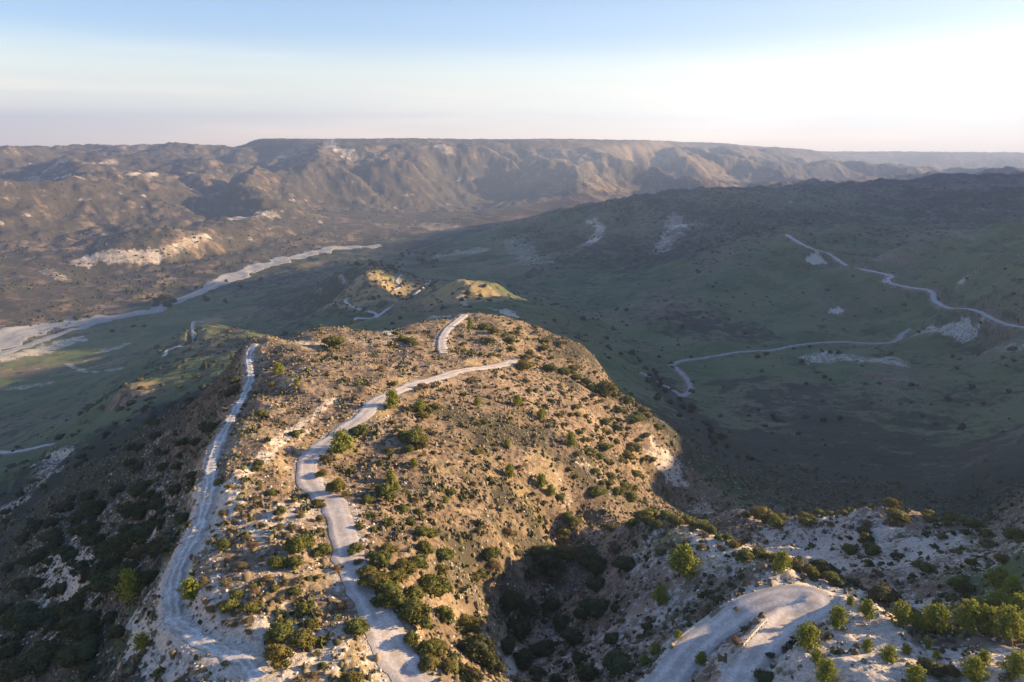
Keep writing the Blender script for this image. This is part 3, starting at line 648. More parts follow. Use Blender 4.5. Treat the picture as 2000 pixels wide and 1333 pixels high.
def pine_mesh(seed, n=1700):
    """young spreading pine 1 m tall: whorls of ascending branches carrying needle tufts"""
    rs = np.random.RandomState(seed); C_, Nn, parts = [], [], []
    nb = 26
    for i in range(nb):
        h = .10+.80*(i/nb)+.03*rs.rand(); a = i*2.4+rs.rand()*.7; ln = (.42*(1-h)**.75+.06)*(.65+.6*rs.rand()); up = .25+.5*h
        m = n//nb; t = rs.rand(m)**.6; jit = rs.normal(size=(m, 3))*(.045+.02*rs.rand())
        p = np.stack([np.cos(a)*ln*t, np.sin(a)*ln*t, h+up*ln*t*t], -1)+jit; C_.append(p); nn = p-np.array([0, 0, h-.1]); Nn.append(nn/(np.linalg.norm(nn, axis=1)[:, None]+1e-6))
    C_ = np.concatenate(C_); Nn = np.concatenate(Nn); C_[:, 2] = np.maximum(C_[:, 2], .02)
    parts.append(leaves(C_, Nn, np.full(len(C_), .062), rs))
    for h, r in ((.25, .2), (.45, .16), (.65, .1)):
        v = IV1*(1+.25*rs.normal(size=(len(IV1), 1)))*r*.85*np.array([1, 1, .9])+np.array([0, 0, h]); parts.append((v, IF1))
    return build_tris(parts)
def trunk_mesh(h, r, limbs=4, seed=0):
    rs = np.random.RandomState(seed); parts = []
    def cyl(p0, p1, r0, r1):
        p0 = np.array(p0, float); p1 = np.array(p1, float); d = p1-p0; d /= np.linalg.norm(d); u = np.cross(d, [.3, .9, .1]); u /= np.linalg.norm(u); w = np.cross(d, u)
        a = np.arange(7)/7*6.283; ring = np.cos(a)[:, None]*u+np.sin(a)[:, None]*w
        v = np.concatenate([p0+ring*r0, p1+ring*r1]); i = np.arange(7); j = (i+1) % 7
        parts.append((v, np.stack([i, j, j+7, i+7], -1)))
    cyl((0, 0, -.15), (0, 0, h*.5), r, r*.7); cyl((0, 0, h*.5), (0.01, .01, h), r*.7, r*.25)
    for i in range(limbs):
        a = rs.rand()*6.28; z = h*(.2+.5*rs.rand()); cyl((0, 0, z), (math.cos(a)*h*.35, math.sin(a)*h*.35, z+h*.22), r*.4, r*.12)
    return build_tris(parts)
PROTO = {'bush': [mesh_np('bush', *bush_mesh(10+i, flat=(.78, .7, .85, .66, .75)[i], lobes=(9, 12, 8, 13, 10)[i], n=2000)) for i in range(5)],
         'dry': [mesh_np('dry_shrub', *bush_mesh(30+i, n=900, flat=.8, lobes=8, size=.055, core=.55)) for i in range(3)],
         'pine': [mesh_np('pine_tree', *pine_mesh(50+i)) for i in range(4)],
         'far': [mesh_np('tree', *bush_mesh(70+i, n=260, flat=1.0, lobes=4, size=.12, core=.85)) for i in range(3)]}
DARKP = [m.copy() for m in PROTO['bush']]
for k_, ms in PROTO.items():
    for m_ in ms: m_.materials.append(FM['bush' if k_ == 'far' else k_])
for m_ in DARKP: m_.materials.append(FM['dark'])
FARD = [m.copy() for m in PROTO['far']]
for m_ in FARD: m_.materials.clear(); m_.materials.append(FM['dark'])
TRUNKS = {'bush': mesh_np('stem', *trunk_mesh(.45, .035, 5, 1)), 'pine': mesh_np('trunk', *trunk_mesh(.85, .022, 5, 2))}
for m_ in TRUNKS.values(): m_.materials.append(mb)

# ---------------------------------------------------------------- every bush and pine that can be told apart
# b olive bush, d bush darkened in the leaves for the shade it stands in, s dry shrub, p bright young pine: (pixel x, pixel y of the middle, width in px)
B = {}
B['b_left'] = [(655,668,52),(585,1069,52),(633,1074,38),(540,1101,42),(574,1098,32),(594,1191,32),(542,1194,22),(607,1220,28),(548,1238,56),(592,1252,58),(545,1283,62),(694,1225,40),(436,1066,36),(426,941,20),(503,913,26),(529,962,24),(550,999,26),(621,984,32),(490,1189,36),(447,1183,40),(688,1328,44),(510,810,24),(580,846,24),(505,907,24),(532,750,18),(642,696,16),(624,685,12),(462,1160,30),(577,1153,30),(626,1036,20),(447,950,16),(434,1000,16)]
B['b_road'] = [(659,955,42),(675,965,20),(631,926,24),(717,976,26),(753,963,50),(789,994,28),(819,999,18),(803,1020,24),(764,1023,20),(704,1028,18),(730,1033,16),(821,1038,30),(840,1042,24),(810,976,20),(705,840,34),(692,842,22),(810,860,46),(788,850,34),(826,872,30),(800,878,26),(850,795,24),(825,812,24),(770,750,20),(785,660,22),(800,665,24),(812,672,20),(775,652,20),(838,800,20),(758,795,18),(881,962,26),(858,958,16),(760,880,18),(745,905,14)]
B['b_thicket'] = [(696,1069,32),(743,1095,48),(733,1134,60),(766,1166,58),(789,1111,52),(815,1095,42),(811,1160,44),(840,1144,56),(808,1202,62),(802,1251,38),(837,1267,38),(756,1072,38),(834,1072,34),(849,1150,50),(813,1205,40),(852,1267,48),(842,1293,40),(875,1300,36),(865,1082,36),(826,1069,30),(720,1110,36),(752,1150,44),(790,1180,40),(770,1125,40),(745,1170,34),(862,1110,30)]
B['b_edge'] = [(959,1082,36),(930,1127,26),(940,1120,26),(910,1222,50),(867,1200,38),(1109,1079,40),(1092,971,22),(1122,1020,32),(1099,1040,40),(1109,1007,26),(1167,962,38),(1219,949,34),(1232,971,30),(1235,872,34),(1225,892,28),(1152,880,22),(1170,890,24),(1182,875,26),(1205,837,24),(1182,825,24),(1240,817,30),(1255,800,24),(1285,835,20),(1182,762,42),(1200,770,26),(1225,780,26),(1145,747,26),(1125,737,22),(1100,727,24),(1075,720,30),(1022,715,34),(1028,700,28),(930,882,22),(945,825,20),(1195,1033,26),(1237,1020,28),(945,637,22),(965,647,26),(957,667,24),(997,665,26),(1045,640,14),(1062,667,20),(1060,682,22),(1095,671,16),(1010,650,18),(985,655,16),(1035,690,20),(905,672,14),(1000,682,18),(1140,860,20),(1100,830,18),(1120,720,20),(1155,757,24),(1210,800,20),(1262,850,20),(1190,930,24),(1205,960,24),(1240,925,24),(905,686,14),(922,690,16),(940,692,16),(958,694,16),(974,695,14)]
B['b_spur'] = [(1263,1007,44),(1283,1025,26),(1232,1025,26),(1315,1002,20),(1341,1005,28),(1318,1019,34),(1375,1030,34),(1404,1048,22),(1421,1045,22),(1433,1062,26),(1453,1088,40),(1479,1082,32),(1499,1079,24),(1582,1120,30),(1620,1130,36),(1271,1004,30),(1300,1005,24),(1354,1020,24),(1390,1038,24),(1513,1090,26),(1540,1100,28)]
B['b_far_spur'] = [(1487,1007,48),(1519,1022,30),(1457,1005,22),(1525,995,24),(1573,1019,26),(1568,990,22),(1622,999,20),(1599,1002,26),(1739,987,32),(1751,1010,46),(1700,990,18),(1811,997,26),(1813,1010,32),(1849,1006,28),(1866,1010,24),(1892,1020,38),(1907,1025,22),(1850,1022,22),(1647,1002,22),(1659,1074,38),(1702,1074,44),(1689,1053,28),(1872,1148,48),(1956,1062,36),(1986,1042,34),(1969,1048,24),(1991,1059,24),(1805,1108,38),(1585,1012,20),(1925,1040,24)]
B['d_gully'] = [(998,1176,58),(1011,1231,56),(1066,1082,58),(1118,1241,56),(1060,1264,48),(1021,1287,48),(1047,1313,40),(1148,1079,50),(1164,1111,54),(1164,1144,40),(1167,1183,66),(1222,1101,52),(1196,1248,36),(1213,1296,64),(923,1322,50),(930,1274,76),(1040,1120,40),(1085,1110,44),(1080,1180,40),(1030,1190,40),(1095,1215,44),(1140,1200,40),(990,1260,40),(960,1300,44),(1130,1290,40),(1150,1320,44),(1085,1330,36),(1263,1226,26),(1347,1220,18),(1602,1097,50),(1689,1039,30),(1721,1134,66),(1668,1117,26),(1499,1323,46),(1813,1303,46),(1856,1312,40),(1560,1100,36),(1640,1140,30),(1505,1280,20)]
B['s_left'] = [(436,1001,20),(499,973,18),(509,1027,22),(545,1030,24),(496,1066,24),(399,1137,26),(496,1157,22),(637,895,28),(744,722,20),(589,702,14),(584,1328,24),(700,1097,22),(626,1014,22),(668,1186,24),(560,1045,20),(470,1105,26),(440,1140,24),(415,1190,24),(520,1130,22),(660,1110,20)]
B['s_right'] = [(962,1106,32),(1203,1075,30),(1371,1069,22),(1559,1105,42),(1378,1194,26),(1438,1255,26),(1693,1022,22),(1714,1167,26),(1925,1059,34),(1375,1045,20),(1411,1071,20),(850,755,18),(825,755,20),(990,1040,24),(1010,1080,24),(1437,1190,12),(1610,1125,24),(1290,1080,24),(1310,1065,20),(1350,1100,18)]
B['p_right'] = [(1334,1114,56),(1289,1171,36),(1525,1108,34),(1576,1255,46),(1634,1217,42),(1692,1197,36),(1660,1178,18),(1758,1214,42),(1824,1226,56),(1887,1220,54),(1922,1220,50),(1962,1237,58),(1950,1145,50),(1973,1165,42),(1942,1188,46),(1985,1191,42),(1692,1266,24),(1734,1286,30),(1769,1272,20),(1811,1260,20),(1828,1283,18),(1919,1292,26),(1896,1318,46),(1982,1309,50),(1611,1323,44),(1594,1289,26),(1368,1289,26),(1324,1243,18),(1280,1272,26),(1258,1293,20),(1784,1330,40),(1996,1226,40),(1905,1195,36),(1790,1225,30),(1512,1025,26),(1375,1030,18)]
B['p_ridge'] = [(544,727,18),(373,1163,36),(767,790,26),(668,876,34),(763,939,18),(808,910,14),(995,930,20),(1057,949,20),(1010,790,16),(932,790,14),(1057,817,16),(1115,868,20),(820,800,20),(775,955,14),(870,980,12),(1075,965,16),(258,1162,42),(280,1264,26),(700,752,8),(580,752,10),(918,640,12),(990,870,12)]
KIND = {'b': 'bush', 'd': 'dark', 's': 'dry', 'p': 'pine'}
GROUP = {'b_left': 'olive bushes between the chalk track and the ridge road', 'b_road': 'bushes scattered beside the ridge road', 'b_thicket': 'dense bushes right of the ridge road', 'b_edge': 'bushes on the right flank of the main ridge',
  'b_spur': 'bushes along the crest of the middle spur', 'b_far_spur': 'bushes on the far right spur', 'd_gully': 'dark bushes in the shaded gullies', 's_left': 'dry shrubs on the sunny ridge top', 's_right': 'dry shrubs on the right spurs', 'p_right': 'young pines around the hairpin road', 'p_ridge': 'young pines on the main ridge', 'd_slope': 'dark bushes on the shaded left slope', 'b_fill': 'low bushes on the ridge and spurs'}
WORDS = {'b': 'rounded olive green bush', 'd': 'dark green bush in shade', 's': 'thin brownish dry shrub', 'p': 'bright yellow green young pine'}
WHERE = {'b_left': 'between the chalk track and the ridge road', 'b_road': 'on brown scrub just right of the ridge road', 'b_thicket': 'in the dense thicket right of the ridge road', 'b_edge': 'on the right flank of the main ridge',
  'b_spur': 'along the sunlit crest of the middle spur', 'b_far_spur': 'on the far right rocky spur', 'd_gully': 'in the shaded gully', 's_left': 'on the sunny ridge top', 's_right': 'on the right spurs', 'p_right': 'near the hairpin road', 'p_ridge': 'on the main ridge', 'd_slope': 'on the steep shaded left slope', 'b_fill': 'among low scrub'}
SPECIAL = {(585,1069): 'round green bush, larger of two beside the ridge road bend', (633,1074): 'smaller green bush pressed against the left kerb of the ridge road', (639,1155): '', (655,668): 'big green bush standing alone on the far left brow of the plateau',
  (694,1225): 'lone green bush at the left edge of the wide near road', (436,1066): 'round dark bush beside the pale wheel tracks of the rim track', (545,1283): 'large green bush, lowest of the clump left of the near road', (753,963): 'widest bush in the open scrub right of the ridge road',
  (659,955): 'dense bush touching the right side of the road curve', (373,1163): 'bright green young pine growing right beside the chalk track', (258,1162): 'sunlit yellow green tree top rising from the dark left slope', (280,1264): 'orange yellow shrub at the edge of the dark left slope',
  (1334,1114): 'tall bright young pine on the near side of the middle spur', (1289,1171): 'dark green young pine on the shaded slope below the taller pine', (995,930): 'slim yellow young pine in the middle of the brown hillside', (436,1001): 'small dry shrub at the right edge of the chalk track',
  (1721,1134): 'largest dark bush in the hollow behind the hairpin bend', (1213,1296): 'big dark bush left of the lower road with yellow tip', (930,1274): 'widest dark bush in the near gully left side', (1487,1007): 'tall olive tree clump on the left end of the far spur',
  (1751,1010): 'broad olive bush on the far spur crest below a smaller one', (1576,1255): 'bright young pine on grey rock right of the hairpin road', (810,860): 'wide green bush clump in the middle of the ridge scrub', (1872,1148): 'isolated olive bush on the grey slope at far right',
  (1436,1255): '', (1438,1255): 'brown shrub growing on the bank between the two road arms', (1525,1108): 'bright young pine standing on the crest above the hairpin', (668,876): 'green young pine right beside the inside of the road curve'}
REQ = []
def veg(kind, x, y, z, width, label, group): REQ.append((kind, x, y, z, width, label, group))
def place(kind, x, y, z, width, label, group):
    near = math.hypot(x, y) < 150
    nm = {'bush': 'bush', 'dark': 'bush', 'dry': 'dry_shrub', 'pine': 'pine_tree'}[kind]
    ms = {'bush': PROTO['bush'], 'dark': DARKP, 'dry': PROTO['dry'], 'pine': PROTO['pine']}[kind]
    m_ = ms[rng.randint(len(ms))]; rot = rng.rand()*6.28
    if kind == 'pine': sx = width*1.0; sc = (sx*(1+.2*rng.rand()), sx*(1+.2*rng.rand()), width*(.85+.3*rng.rand()))
    else: sc = (width*(.85+.35*rng.rand()), width*(.85+.35*rng.rand()), width*(.75+.35*rng.rand()))
    if near:
        e = bpy.data.objects.new(nm, None); C.objects.link(e); e.empty_display_size = .3
        e.location = (x, y, z-.05); e.rotation_euler = (0, 0, rot); e['label'] = label; e['category'] = {'bush': 'bush', 'dry_shrub': 'shrub', 'pine_tree': 'pine tree'}[nm]; e['group'] = group
        c = bpy.data.objects.new('crown', m_); C.objects.link(c); c.parent = e; c.scale = sc
        t = bpy.data.objects.new('trunk' if kind == 'pine' else 'stem', TRUNKS['pine' if kind == 'pine' else 'bush']); C.objects.link(t); t.parent = e; t.scale = sc
    else:
        o = link(nm, m_, None, None, None, label, {'bush': 'bush', 'dry_shrub': 'shrub', 'pine_tree': 'pine tree'}[nm], group)
        o.location = (x, y, z-.05); o.rotation_euler = (0, 0, rot); o.scale = sc
taken = []
ORD = 'leftmost,second,third,fourth,fifth,sixth,seventh,eighth,ninth,tenth,eleventh,twelfth,thirteenth,fourteenth,fifteenth,sixteenth,seventeenth,eighteenth,nineteenth,twentieth'.split(',')
for key, lst in B.items():
    kd = KIND[key[0]]; big = sorted([q for q in lst if q[2] >= 36 and q[:2] not in SPECIAL])
    for (px, py, w) in lst:
        b0 = py + w*.22; x, y, z = hit(px, b0)
        for k_ in (5, 10, 16, 22, 30):                     # a plant on a crest stands on the near side of it
            h2 = hit(px, b0+k_)
            if math.hypot(x, y) > 1.22*math.hypot(h2[0], h2[1]): x, y, z = h2; break
        _, yy, _ = ray(px, py); wid = w/F*(y/yy)*(1.35 if key == 'p_ridge' else 1.12)
        if wid > 9: wid = 9
        sz = 'large' if w >= 36 else ('small' if w < 24 else 'medium')
        lab = SPECIAL.get((px, py)) or ('%s %s %s' % (sz, WORDS[key[0]], WHERE[key]))
        if (px, py, w) in big and big.index((px, py, w)) < 20:
            i_ = big.index((px, py, w)); noun = {'b': 'large olive bush', 'd': 'large dark bush', 's': 'large dry shrub', 'p': 'large young pine'}[key[0]]
            lab = ('leftmost %s %s' % (noun, WHERE[key])) if i_ == 0 else ('%s %s from the left %s' % (ORD[i_], noun, WHERE[key]))
            SPECIAL[(px, py)] = lab
        veg(kd, x, y, z, wid, lab, GROUP[key]); taken.append((x, y, wid))
print('bushes', len(taken))
for q in (('orange'),): pass
def inside(px, py, poly):
    c = False; j = len(poly)-1
    for i in range(len(poly)):
        xi, yi = poly[i]; xj, yj = poly[j]
        if (yi > py) != (yj > py) and px < (xj-xi)*(py-yi)/(yj-yi)+xi: c = not c
        j = i
    return c
def near_road(x, y, pad=1.2):
    for (nm, lab, hw, mt, pix), L in zip(ROADS, lines):
        if np.min(np.hypot(L[:, 0]-x, L[:, 1]-y)) < hw+pad+.6: return True
    return False
def fill(poly, n, w0, w1, kinds, key, sep=.6, lab=None):
    xs = [p[0] for p in poly]; ys = [p[1] for p in poly]; done = 0; tries = 0
    while done < n and tries < n*30:
        tries += 1; px = rng.uniform(min(xs), max(xs)); py = rng.uniform(min(ys), max(ys))
        if not inside(px, py, poly): continue
        x, y, z = hit(px, py); w = w0*(w1/w0)**rng.rand()
        if near_road(x, y): continue
        if any((x-a)**2+(y-b)**2 < (sep*(w+c)*.5)**2 for a, b, c in taken): continue
        kd = kinds[rng.randint(len(kinds))]; veg(kd, x, y, z, w, lab or ('%s %s %s' % ('small' if w < 1.8 else 'broad' if w > 4.5 else 'medium', WORDS[{'bush': 'b', 'dark': 'd', 'dry': 's', 'pine': 'p'}[kd]], WHERE[key])), GROUP[key]); taken.append((x, y, w)); done += 1
SLP = [(0,960),(130,880),(330,745),(450,690),(470,760),(410,860),(390,950),(350,1060),(300,1130),(240,1250),(170,1333),(0,1333)]
SLP2 = [(0,1080),(150,960),(300,940),(330,1000),(260,1130),(150,1333),(0,1333)]
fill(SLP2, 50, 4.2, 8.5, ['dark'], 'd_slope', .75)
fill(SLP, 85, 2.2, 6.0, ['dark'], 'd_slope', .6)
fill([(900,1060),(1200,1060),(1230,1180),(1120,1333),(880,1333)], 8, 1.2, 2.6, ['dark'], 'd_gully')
fill([(760,950),(1080,960),(1060,1060),(860,1050),(700,1040)], 34, .8, 1.8, ['bush', 'dry', 'bush'], 'b_fill', lab='low green bush in the brown scrub left of the gully')
fill([(800,640),(1000,630),(1150,700),(1280,820),(1290,900),(1230,980),(1100,900),(1130,800),(1030,700)], 70, 1.5, 3.4, ['bush', 'bush', 'dry'], 'b_fill', lab='low green bush on the far right brow of the ridge')
fill([(960,720),(1130,760),(1270,830),(1290,900),(1230,980),(1080,930),(1120,850),(1000,780)], 60, 1.2, 3.2, ['bush', 'bush', 'dry'], 'b_fill', lab='olive bush on the steep right flank of the ridge')
fill([(760,760),(980,730),(1120,780),(1050,900),(950,960),(760,900)], 45, 1.0, 2.4, ['bush', 'dry', 'dry'], 'b_fill', lab='low bush in the brown scrub inside the road curve')
fill([(420,940),(580,920),(640,1060),(660,1333),(520,1333),(350,1250),(400,1060)], 45, .8, 1.9, ['dry', 'bush', 'dry'], 's_left')
fill([(1240,1040),(1420,1080),(1520,1130),(1400,1180),(1250,1280),(1180,1200)], 26, .7, 1.6, ['dark', 'dry'], 's_right')
fill([(1440,1010),(1900,1040),(1980,1150),(1750,1140),(1600,1060)], 30, 1.0, 2.6, ['dark', 'bush'], 'b_far_spur')

# the 300 bushes that show largest stand alone; the smaller rest of them is one undergrowth object
bq = sorted([r for r in REQ if r[0] in ('bush', 'dark')], key=lambda r: -(r[4]/math.hypot(r[1], r[2]))*(1 if r[5] not in SPECIAL.values() else 99))
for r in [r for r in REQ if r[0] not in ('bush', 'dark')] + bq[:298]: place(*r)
def mdata(m_):
    v = np.empty(len(m_.vertices)*3); m_.vertices.foreach_get('co', v); f = np.empty(len(m_.polygons)*3, int); m_.polygons.foreach_get('vertices', f); return v.reshape(-1, 3), f.reshape(-1, 3)
low = [mdata(mesh_np('low', *bush_mesh(90+i, n=420, size=.085))) for i in range(3)]
for kd_, lb_, gm_ in (('bush', 'smallest olive bushes sprinkled over the sunny ridge tops', 'bush'), ('dark', 'smallest dark bushes of the shaded slopes and gullies', 'dark')):
    V_, F_ = [], []; o_ = 0
    for r in [r for r in bq[298:] if r[0] == kd_]:
        v, f = low[rng.randint(3)]; t = rng.rand()*6.28; c_, s_ = math.cos(t), math.sin(t)
        w_ = v*np.array([r[4], r[4], r[4]*.9]); V_.append(np.stack([w_[:, 0]*c_-w_[:, 1]*s_+r[1], w_[:, 0]*s_+w_[:, 1]*c_+r[2], w_[:, 2]+r[3]-.05], -1)); F_.append(f+o_); o_ += len(v)
    if V_: link('undergrowth', mesh_np('undergrowth', np.concatenate(V_), np.concatenate(F_)), FM[gm_], kind='stuff', label=lb_)

# ---------------------------------------------------------------- trees of the valley, each one its own
def far_tree(x, y, w, label, group, dark=True):
    ms = FARD if dark else PROTO['far']; o = link('tree', ms[rng.randint(3)], None, None, None, label, 'tree', group)
    o.location = (x, y, float(ground(x, y))-.3); o.rotation_euler = (0, 0, rng.rand()*6.28); o.scale = (w, w, w*(.7+.4*rng.rand()))
VT = [([(220,650),(260,640),(280,640),(120,630),(150,627)], 9, 'dark tree standing on the gravel of the riverbed', 'trees on the riverbed'),
      ([(320,588),(330,585),(310,592),(336,592),(325,600),(305,600)], 16, 'dark tree in the clump at the bend of the riverbed', 'clump of trees at the river bend'),
      ([(442,552),(510,550),(470,563),(405,588),(325,567),(400,585),(440,592),(385,566),(290,585),(360,565),(250,570),(262,574),(275,571)], 10, 'dark round tree on the green river flat', 'trees on the river flat'),
      ([(1550,683),(1638,692),(1575,752),(1605,688),(1740,693),(1780,755),(1920,790),(1800,815),(1850,782),(1620,690),(1690,752),(1560,850),(1640,820),(1900,760),(1860,700),(1910,695),(1960,700),(1480,700),(1350,700)], 5, 'small dark tree on the shaded valley field', 'trees on the valley field')]
for pixs, w, lab, grp in VT:
    for p in pixs: x, y, z = hit(*p); far_tree(x, y, w*(.7+.5*rng.rand()), lab, grp)
def fill_far(poly, n, w0, w1, lab, grp):
    xs = [p[0] for p in poly]; ys = [p[1] for p in poly]; done = 0
    while done < n:
        px = rng.uniform(min(xs), max(xs)); py = rng.uniform(min(ys), max(ys))
        if inside(px, py, poly): x, y, z = hit(px, py); far_tree(x, y, w0+(w1-w0)*rng.rand(), lab, grp); done += 1
fill_far([(1240,690),(1300,740),(1400,850),(1480,900),(1440,900),(1330,820),(1260,770)], 34, 3, 6, 'dark tree in the ravine below the ridge', 'trees in the ravine')
fill_far([(640,515),(740,500),(860,480),(860,525),(740,530)], 40, 5, 10, 'dark tree in the wooded strip at the foot of the dark hill', 'trees at the foot of the dark hill')
fill_far([(100,560),(400,540),(620,480),(600,460),(420,500),(200,545)], 45, 5, 11, 'dark tree among the lit fields beyond the riverbed', 'trees beyond the riverbed')
fill_far([(1250,560),(2000,520),(2000,800),(1500,850),(1320,680)], 40, 2.5, 5, 'scattered dark shrub on the shaded valley side', 'shrubs on the valley side')

# ---------------------------------------------------------------- uncountable cover: scrub tufts, stones, maquis of the hills
def blobs(x, y, z, r, hz, rs, base=None, jitter=.3):
    n = len(x); V = (IV0[None]*(1+jitter*rs.normal(size=(n, len(IV0), 1)))); V = V*np.stack([r, r, hz], -1)[:, None, :]
    V = V + np.stack([x, y, z], -1)[:, None, :]; f = IF0[None] + (np.arange(n)*len(IV0))[:, None, None]
    return V.reshape(-1, 3), f.reshape(-1, 3)
# half octahedron dome with eight slopes
_a = np.arange(6)/6*6.283
IV0 = np.concatenate([np.stack([np.cos(_a), np.sin(_a), np.full(6, -.15)], -1), np.stack([np.cos(_a+.5)*.75, np.sin(_a+.5)*.75, np.full(6, .55)], -1), [[0, 0, 1.0]]])
IF0 = []
for i in range(6):
    j = (i+1) % 6; IF0 += [(i, j, 6+i), (j, 6+j, 6+i), (6+i, 6+j, 12)]
IF0 = np.array(IF0)
def stuff_material(name, cols, rough=.9, att='tint'):
    m, nt, b = mat(name, rough); g = G(nt); t = g.att(att); s_ = g.N.new('ShaderNodeSeparateColor'); g.L.new(t.outputs['Color'], s_.inputs[0])
    r = g.N.new('ShaderNodeValToRGB'); r.color_ramp.interpolation = 'LINEAR'
    for i, c in enumerate(cols):
        e = r.color_ramp.elements[i] if i < 2 else r.color_ramp.elements.new(1)
        e.position = i/(len(cols)-1); e.color = (*c, 1)
    g.L.new(s_.outputs[0], r.inputs[0]); nt.links.new(r.outputs[0], b.inputs['Base Color']); return m
def tints(n, k, rs, vals=None):
    v = rs.rand(n) if vals is None else vals; v = np.repeat(v, k); return np.stack([v, v, v, np.ones_like(v)], -1)
def sample(n, r0, r1, a0, a1, rs, pw=2):
    u = rs.rand(n); r = (r0**pw + u*(r1**pw-r0**pw))**(1/pw) if pw else r0*(r1/r0)**u; a = rs.uniform(a0, a1, n)
    return np.sin(a)*r, np.cos(a)*r
def at_grid(A, x, y):
    a, b = gidx(x, y); return bil(A, a, b)
rs = np.random.RandomState(9)
roadmask = np.zeros_like(GZ)
for (nm, lab, hw, mt, pix), L in zip(ROADS, lines):
    ids = near_ids(L, hw+2); d, _ = dist_line(GX[ids], GY[ids], L, hw+2); roadmask[ids] = np.maximum(roadmask[ids], 1-ss(hw*.85, hw*1.05+.3, d))
def scrub(name, n, r0, r1, s0, s1, cols, keep, label, hk=.6, pw=1.0, a=55, zoff=0, nf=False):
    x, y = sample(n, r0, r1, R(-a), R(a), rs, pw); k = keep(x, y); x, y = x[k], y[k]; n = len(x)
    g = s0*(s1/s0)**(rs.rand(n)**1.5); z = ground(x, y)+zoff
    if nf:                                                # each tuft a small heap of leaf sprays
        kq = 26; d = rs.normal(size=(n, kq, 3)); d /= np.linalg.norm(d, axis=2)[..., None]; d[..., 2] = np.abs(d[..., 2]); rad_ = (g*.5)[:, None, None]*(.35+.65*rs.rand(n, kq, 1))
        cen = np.stack([x, y, z], -1)[:, None, :] + d*rad_*np.array([1, 1, 1.1]); v, f = leaves(cen.reshape(-1, 3), d.reshape(-1, 3), np.repeat(g*.34, kq), rs); f = np.concatenate([f[:, :3], f[:, [0, 2, 3]]])
        me = mesh_np(name, v, f); attr(me, 'tint', tints(n, kq*4, rs)); link(name, me, stuff_material(name, cols), kind='stuff', label=label); return
    v, f = blobs(x, y, z, g*.5, g*hk*(.6+.8*rs.rand(n)), rs)
    me = mesh_np(name, v, f); attr(me, 'tint', tints(n, len(IV0), rs)); link(name, me, stuff_material(name, cols), kind='stuff', label=label); print(name, n)
def keep_scrub(x, y):
    m = at_grid(roadmask, x, y) < .2; c = at_grid(chalk, x, y); rz = at_grid(relz, x, y)
    return m & (rs.rand(len(x)) < (1.0-.75*c)*np.clip(.42+1.25*fbm(x/8, y/8, 4, 301)+.35*at_grid(dark, x, y), .05, 1)) & (rz > -150)
scrub('scrub', 112000, 55, 300, .28, 1.0, [(.045, .044, .020), (.10, .08, .042), (.17, .125, .068), (.27, .20, .115), (.12, .115, .038)], keep_scrub, 'low brown and olive scrub covering the ridges')
scrub('brush', 9500, 55, 320, .8, 2.0, [(.05, .06, .016), (.10, .11, .03), (.16, .13, .06), (.09, .07, .035)], keep_scrub, 'knee high brush mixed into the scrub of the ridges', hk=.55, nf=True)
scrub('stones', 34000, 55, 230, .16, .6, [(.30, .25, .19), (.48, .41, .32), (.62, .55, .45)], lambda x, y: (at_grid(roadmask, x, y) < .2) & (rs.rand(len(x)) < .15+1.1*at_grid(chalk, x, y)), 'pale chalk stones strewn over the bare ground', hk=.35)
def keep_maq(x, y):
    rz = at_grid(relz, x, y); g = at_grid(green, x, y)
    r_ = np.hypot(x, y); rt = ss(-.1, .3, x/y)*(1-ss(900, 1250, r_))
    return (rs.rand(len(x)) < np.clip(.35+1.1*fbm(x/130, y/130, 4, 311), .03, 1)*(1-.75*g)*(1-.9*rt)*(.25+.75*ss(450, 900, r_))) & ((rz > -186) | (at_grid(beyond, x, y) > .5))
scrub('maquis', 110000, 330, 3600, 2.0, 7.0, [(.030, .034, .016), (.050, .050, .024), (.075, .066, .034)], keep_maq, 'dark scrub speckling the far hillsides', hk=.42, pw=.35, a=50)
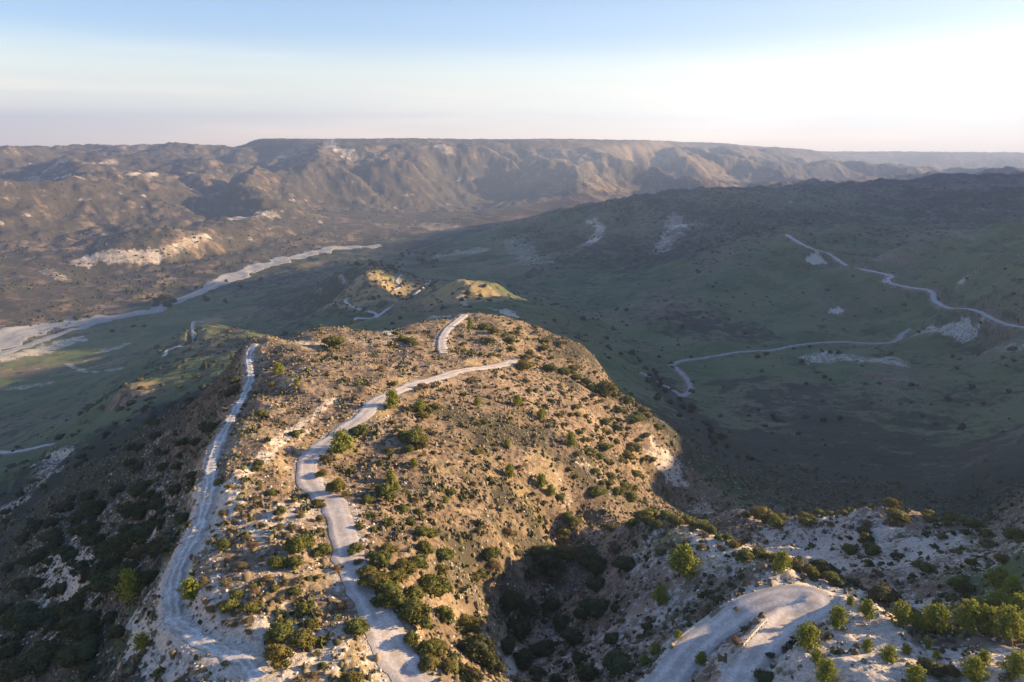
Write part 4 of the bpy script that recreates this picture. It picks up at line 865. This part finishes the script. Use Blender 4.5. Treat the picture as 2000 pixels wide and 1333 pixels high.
scrub('valley_scrub', 7000, 300, 1300, .8, 2.2, [(.035, .040, .018), (.055, .055, .026)], lambda x, y: (at_grid(roadmask, x, y) < .1) & (rs.rand(len(x)) < .5*np.clip(.4+1.2*fbm(x/80, y/80, 3, 321), 0.03, 1)), 'small dark shrubs dotted over the valley grass', hk=.5, pw=.8)

# ---------------------------------------------------------------- guard rail on the bank between the two arms of the hairpin
def box_between(p0, p1, w, h):
    p0 = np.array(p0, float); p1 = np.array(p1, float); d = p1-p0; d /= np.linalg.norm(d); s_ = np.cross(d, [0, 0, 1]); s_ /= np.linalg.norm(s_); u = np.cross(s_, d)
    v = np.array([p+s_*a*w/2+u*b*h/2 for p in (p0, p1) for a, b in ((-1, -1), (1, -1), (1, 1), (-1, 1))])
    f = np.array([(0, 1, 2, 3), (7, 6, 5, 4), (0, 4, 5, 1), (1, 5, 6, 2), (2, 6, 7, 3), (3, 7, 4, 0)]); return v, f
gm, gnt, gbs = mat('rail_metal', .5); gg = G(gnt); gnt.links.new(gg.mix(gg.step(gg.noise(3, 4), .4, .6), (.55, .50, .40), (.42, .37, .28)), gbs.inputs['Base Color']); gbs.inputs['Metallic'].default_value = .3
ga = np.array(hit(1424, 1300)); gb_ = np.array(hit(1497, 1218)); N_ = 8
e = bpy.data.objects.new('guard_rail', None); C.objects.link(e); e.location = ga; e['label'] = 'straight pale metal guard rail on the bank between the hairpin arms'; e['category'] = 'guard rail'
pts_ = [ga + (gb_-ga)*t for t in np.linspace(0, 1, N_)]
for p in pts_: p[2] = float(ground(p[0], p[1]))
sb = smooth_line(np.array(pts_), 3)
parts = []
for h_, t_ in ((.72, .05), (.60, .03), (.48, .05)):
    q = sb + np.array([0, 0, h_]) - ga
    off_ = .02 if t_ > .04 else 0.0
    for i in range(len(q)-1): parts.append(box_between(q[i], q[i+1], .06+off_, t_+.02))
v, f = build_tris(parts); link('rail', mesh_np('rail', v, f), gm, e)
for p in pts_:
    v, f = box_between(p-ga+np.array([0, .0, -.3]), p-ga+np.array([.001, .001, .68]), .12, .12); link('post', mesh_np('post', *build_tris([(v, f)])), gm, e)
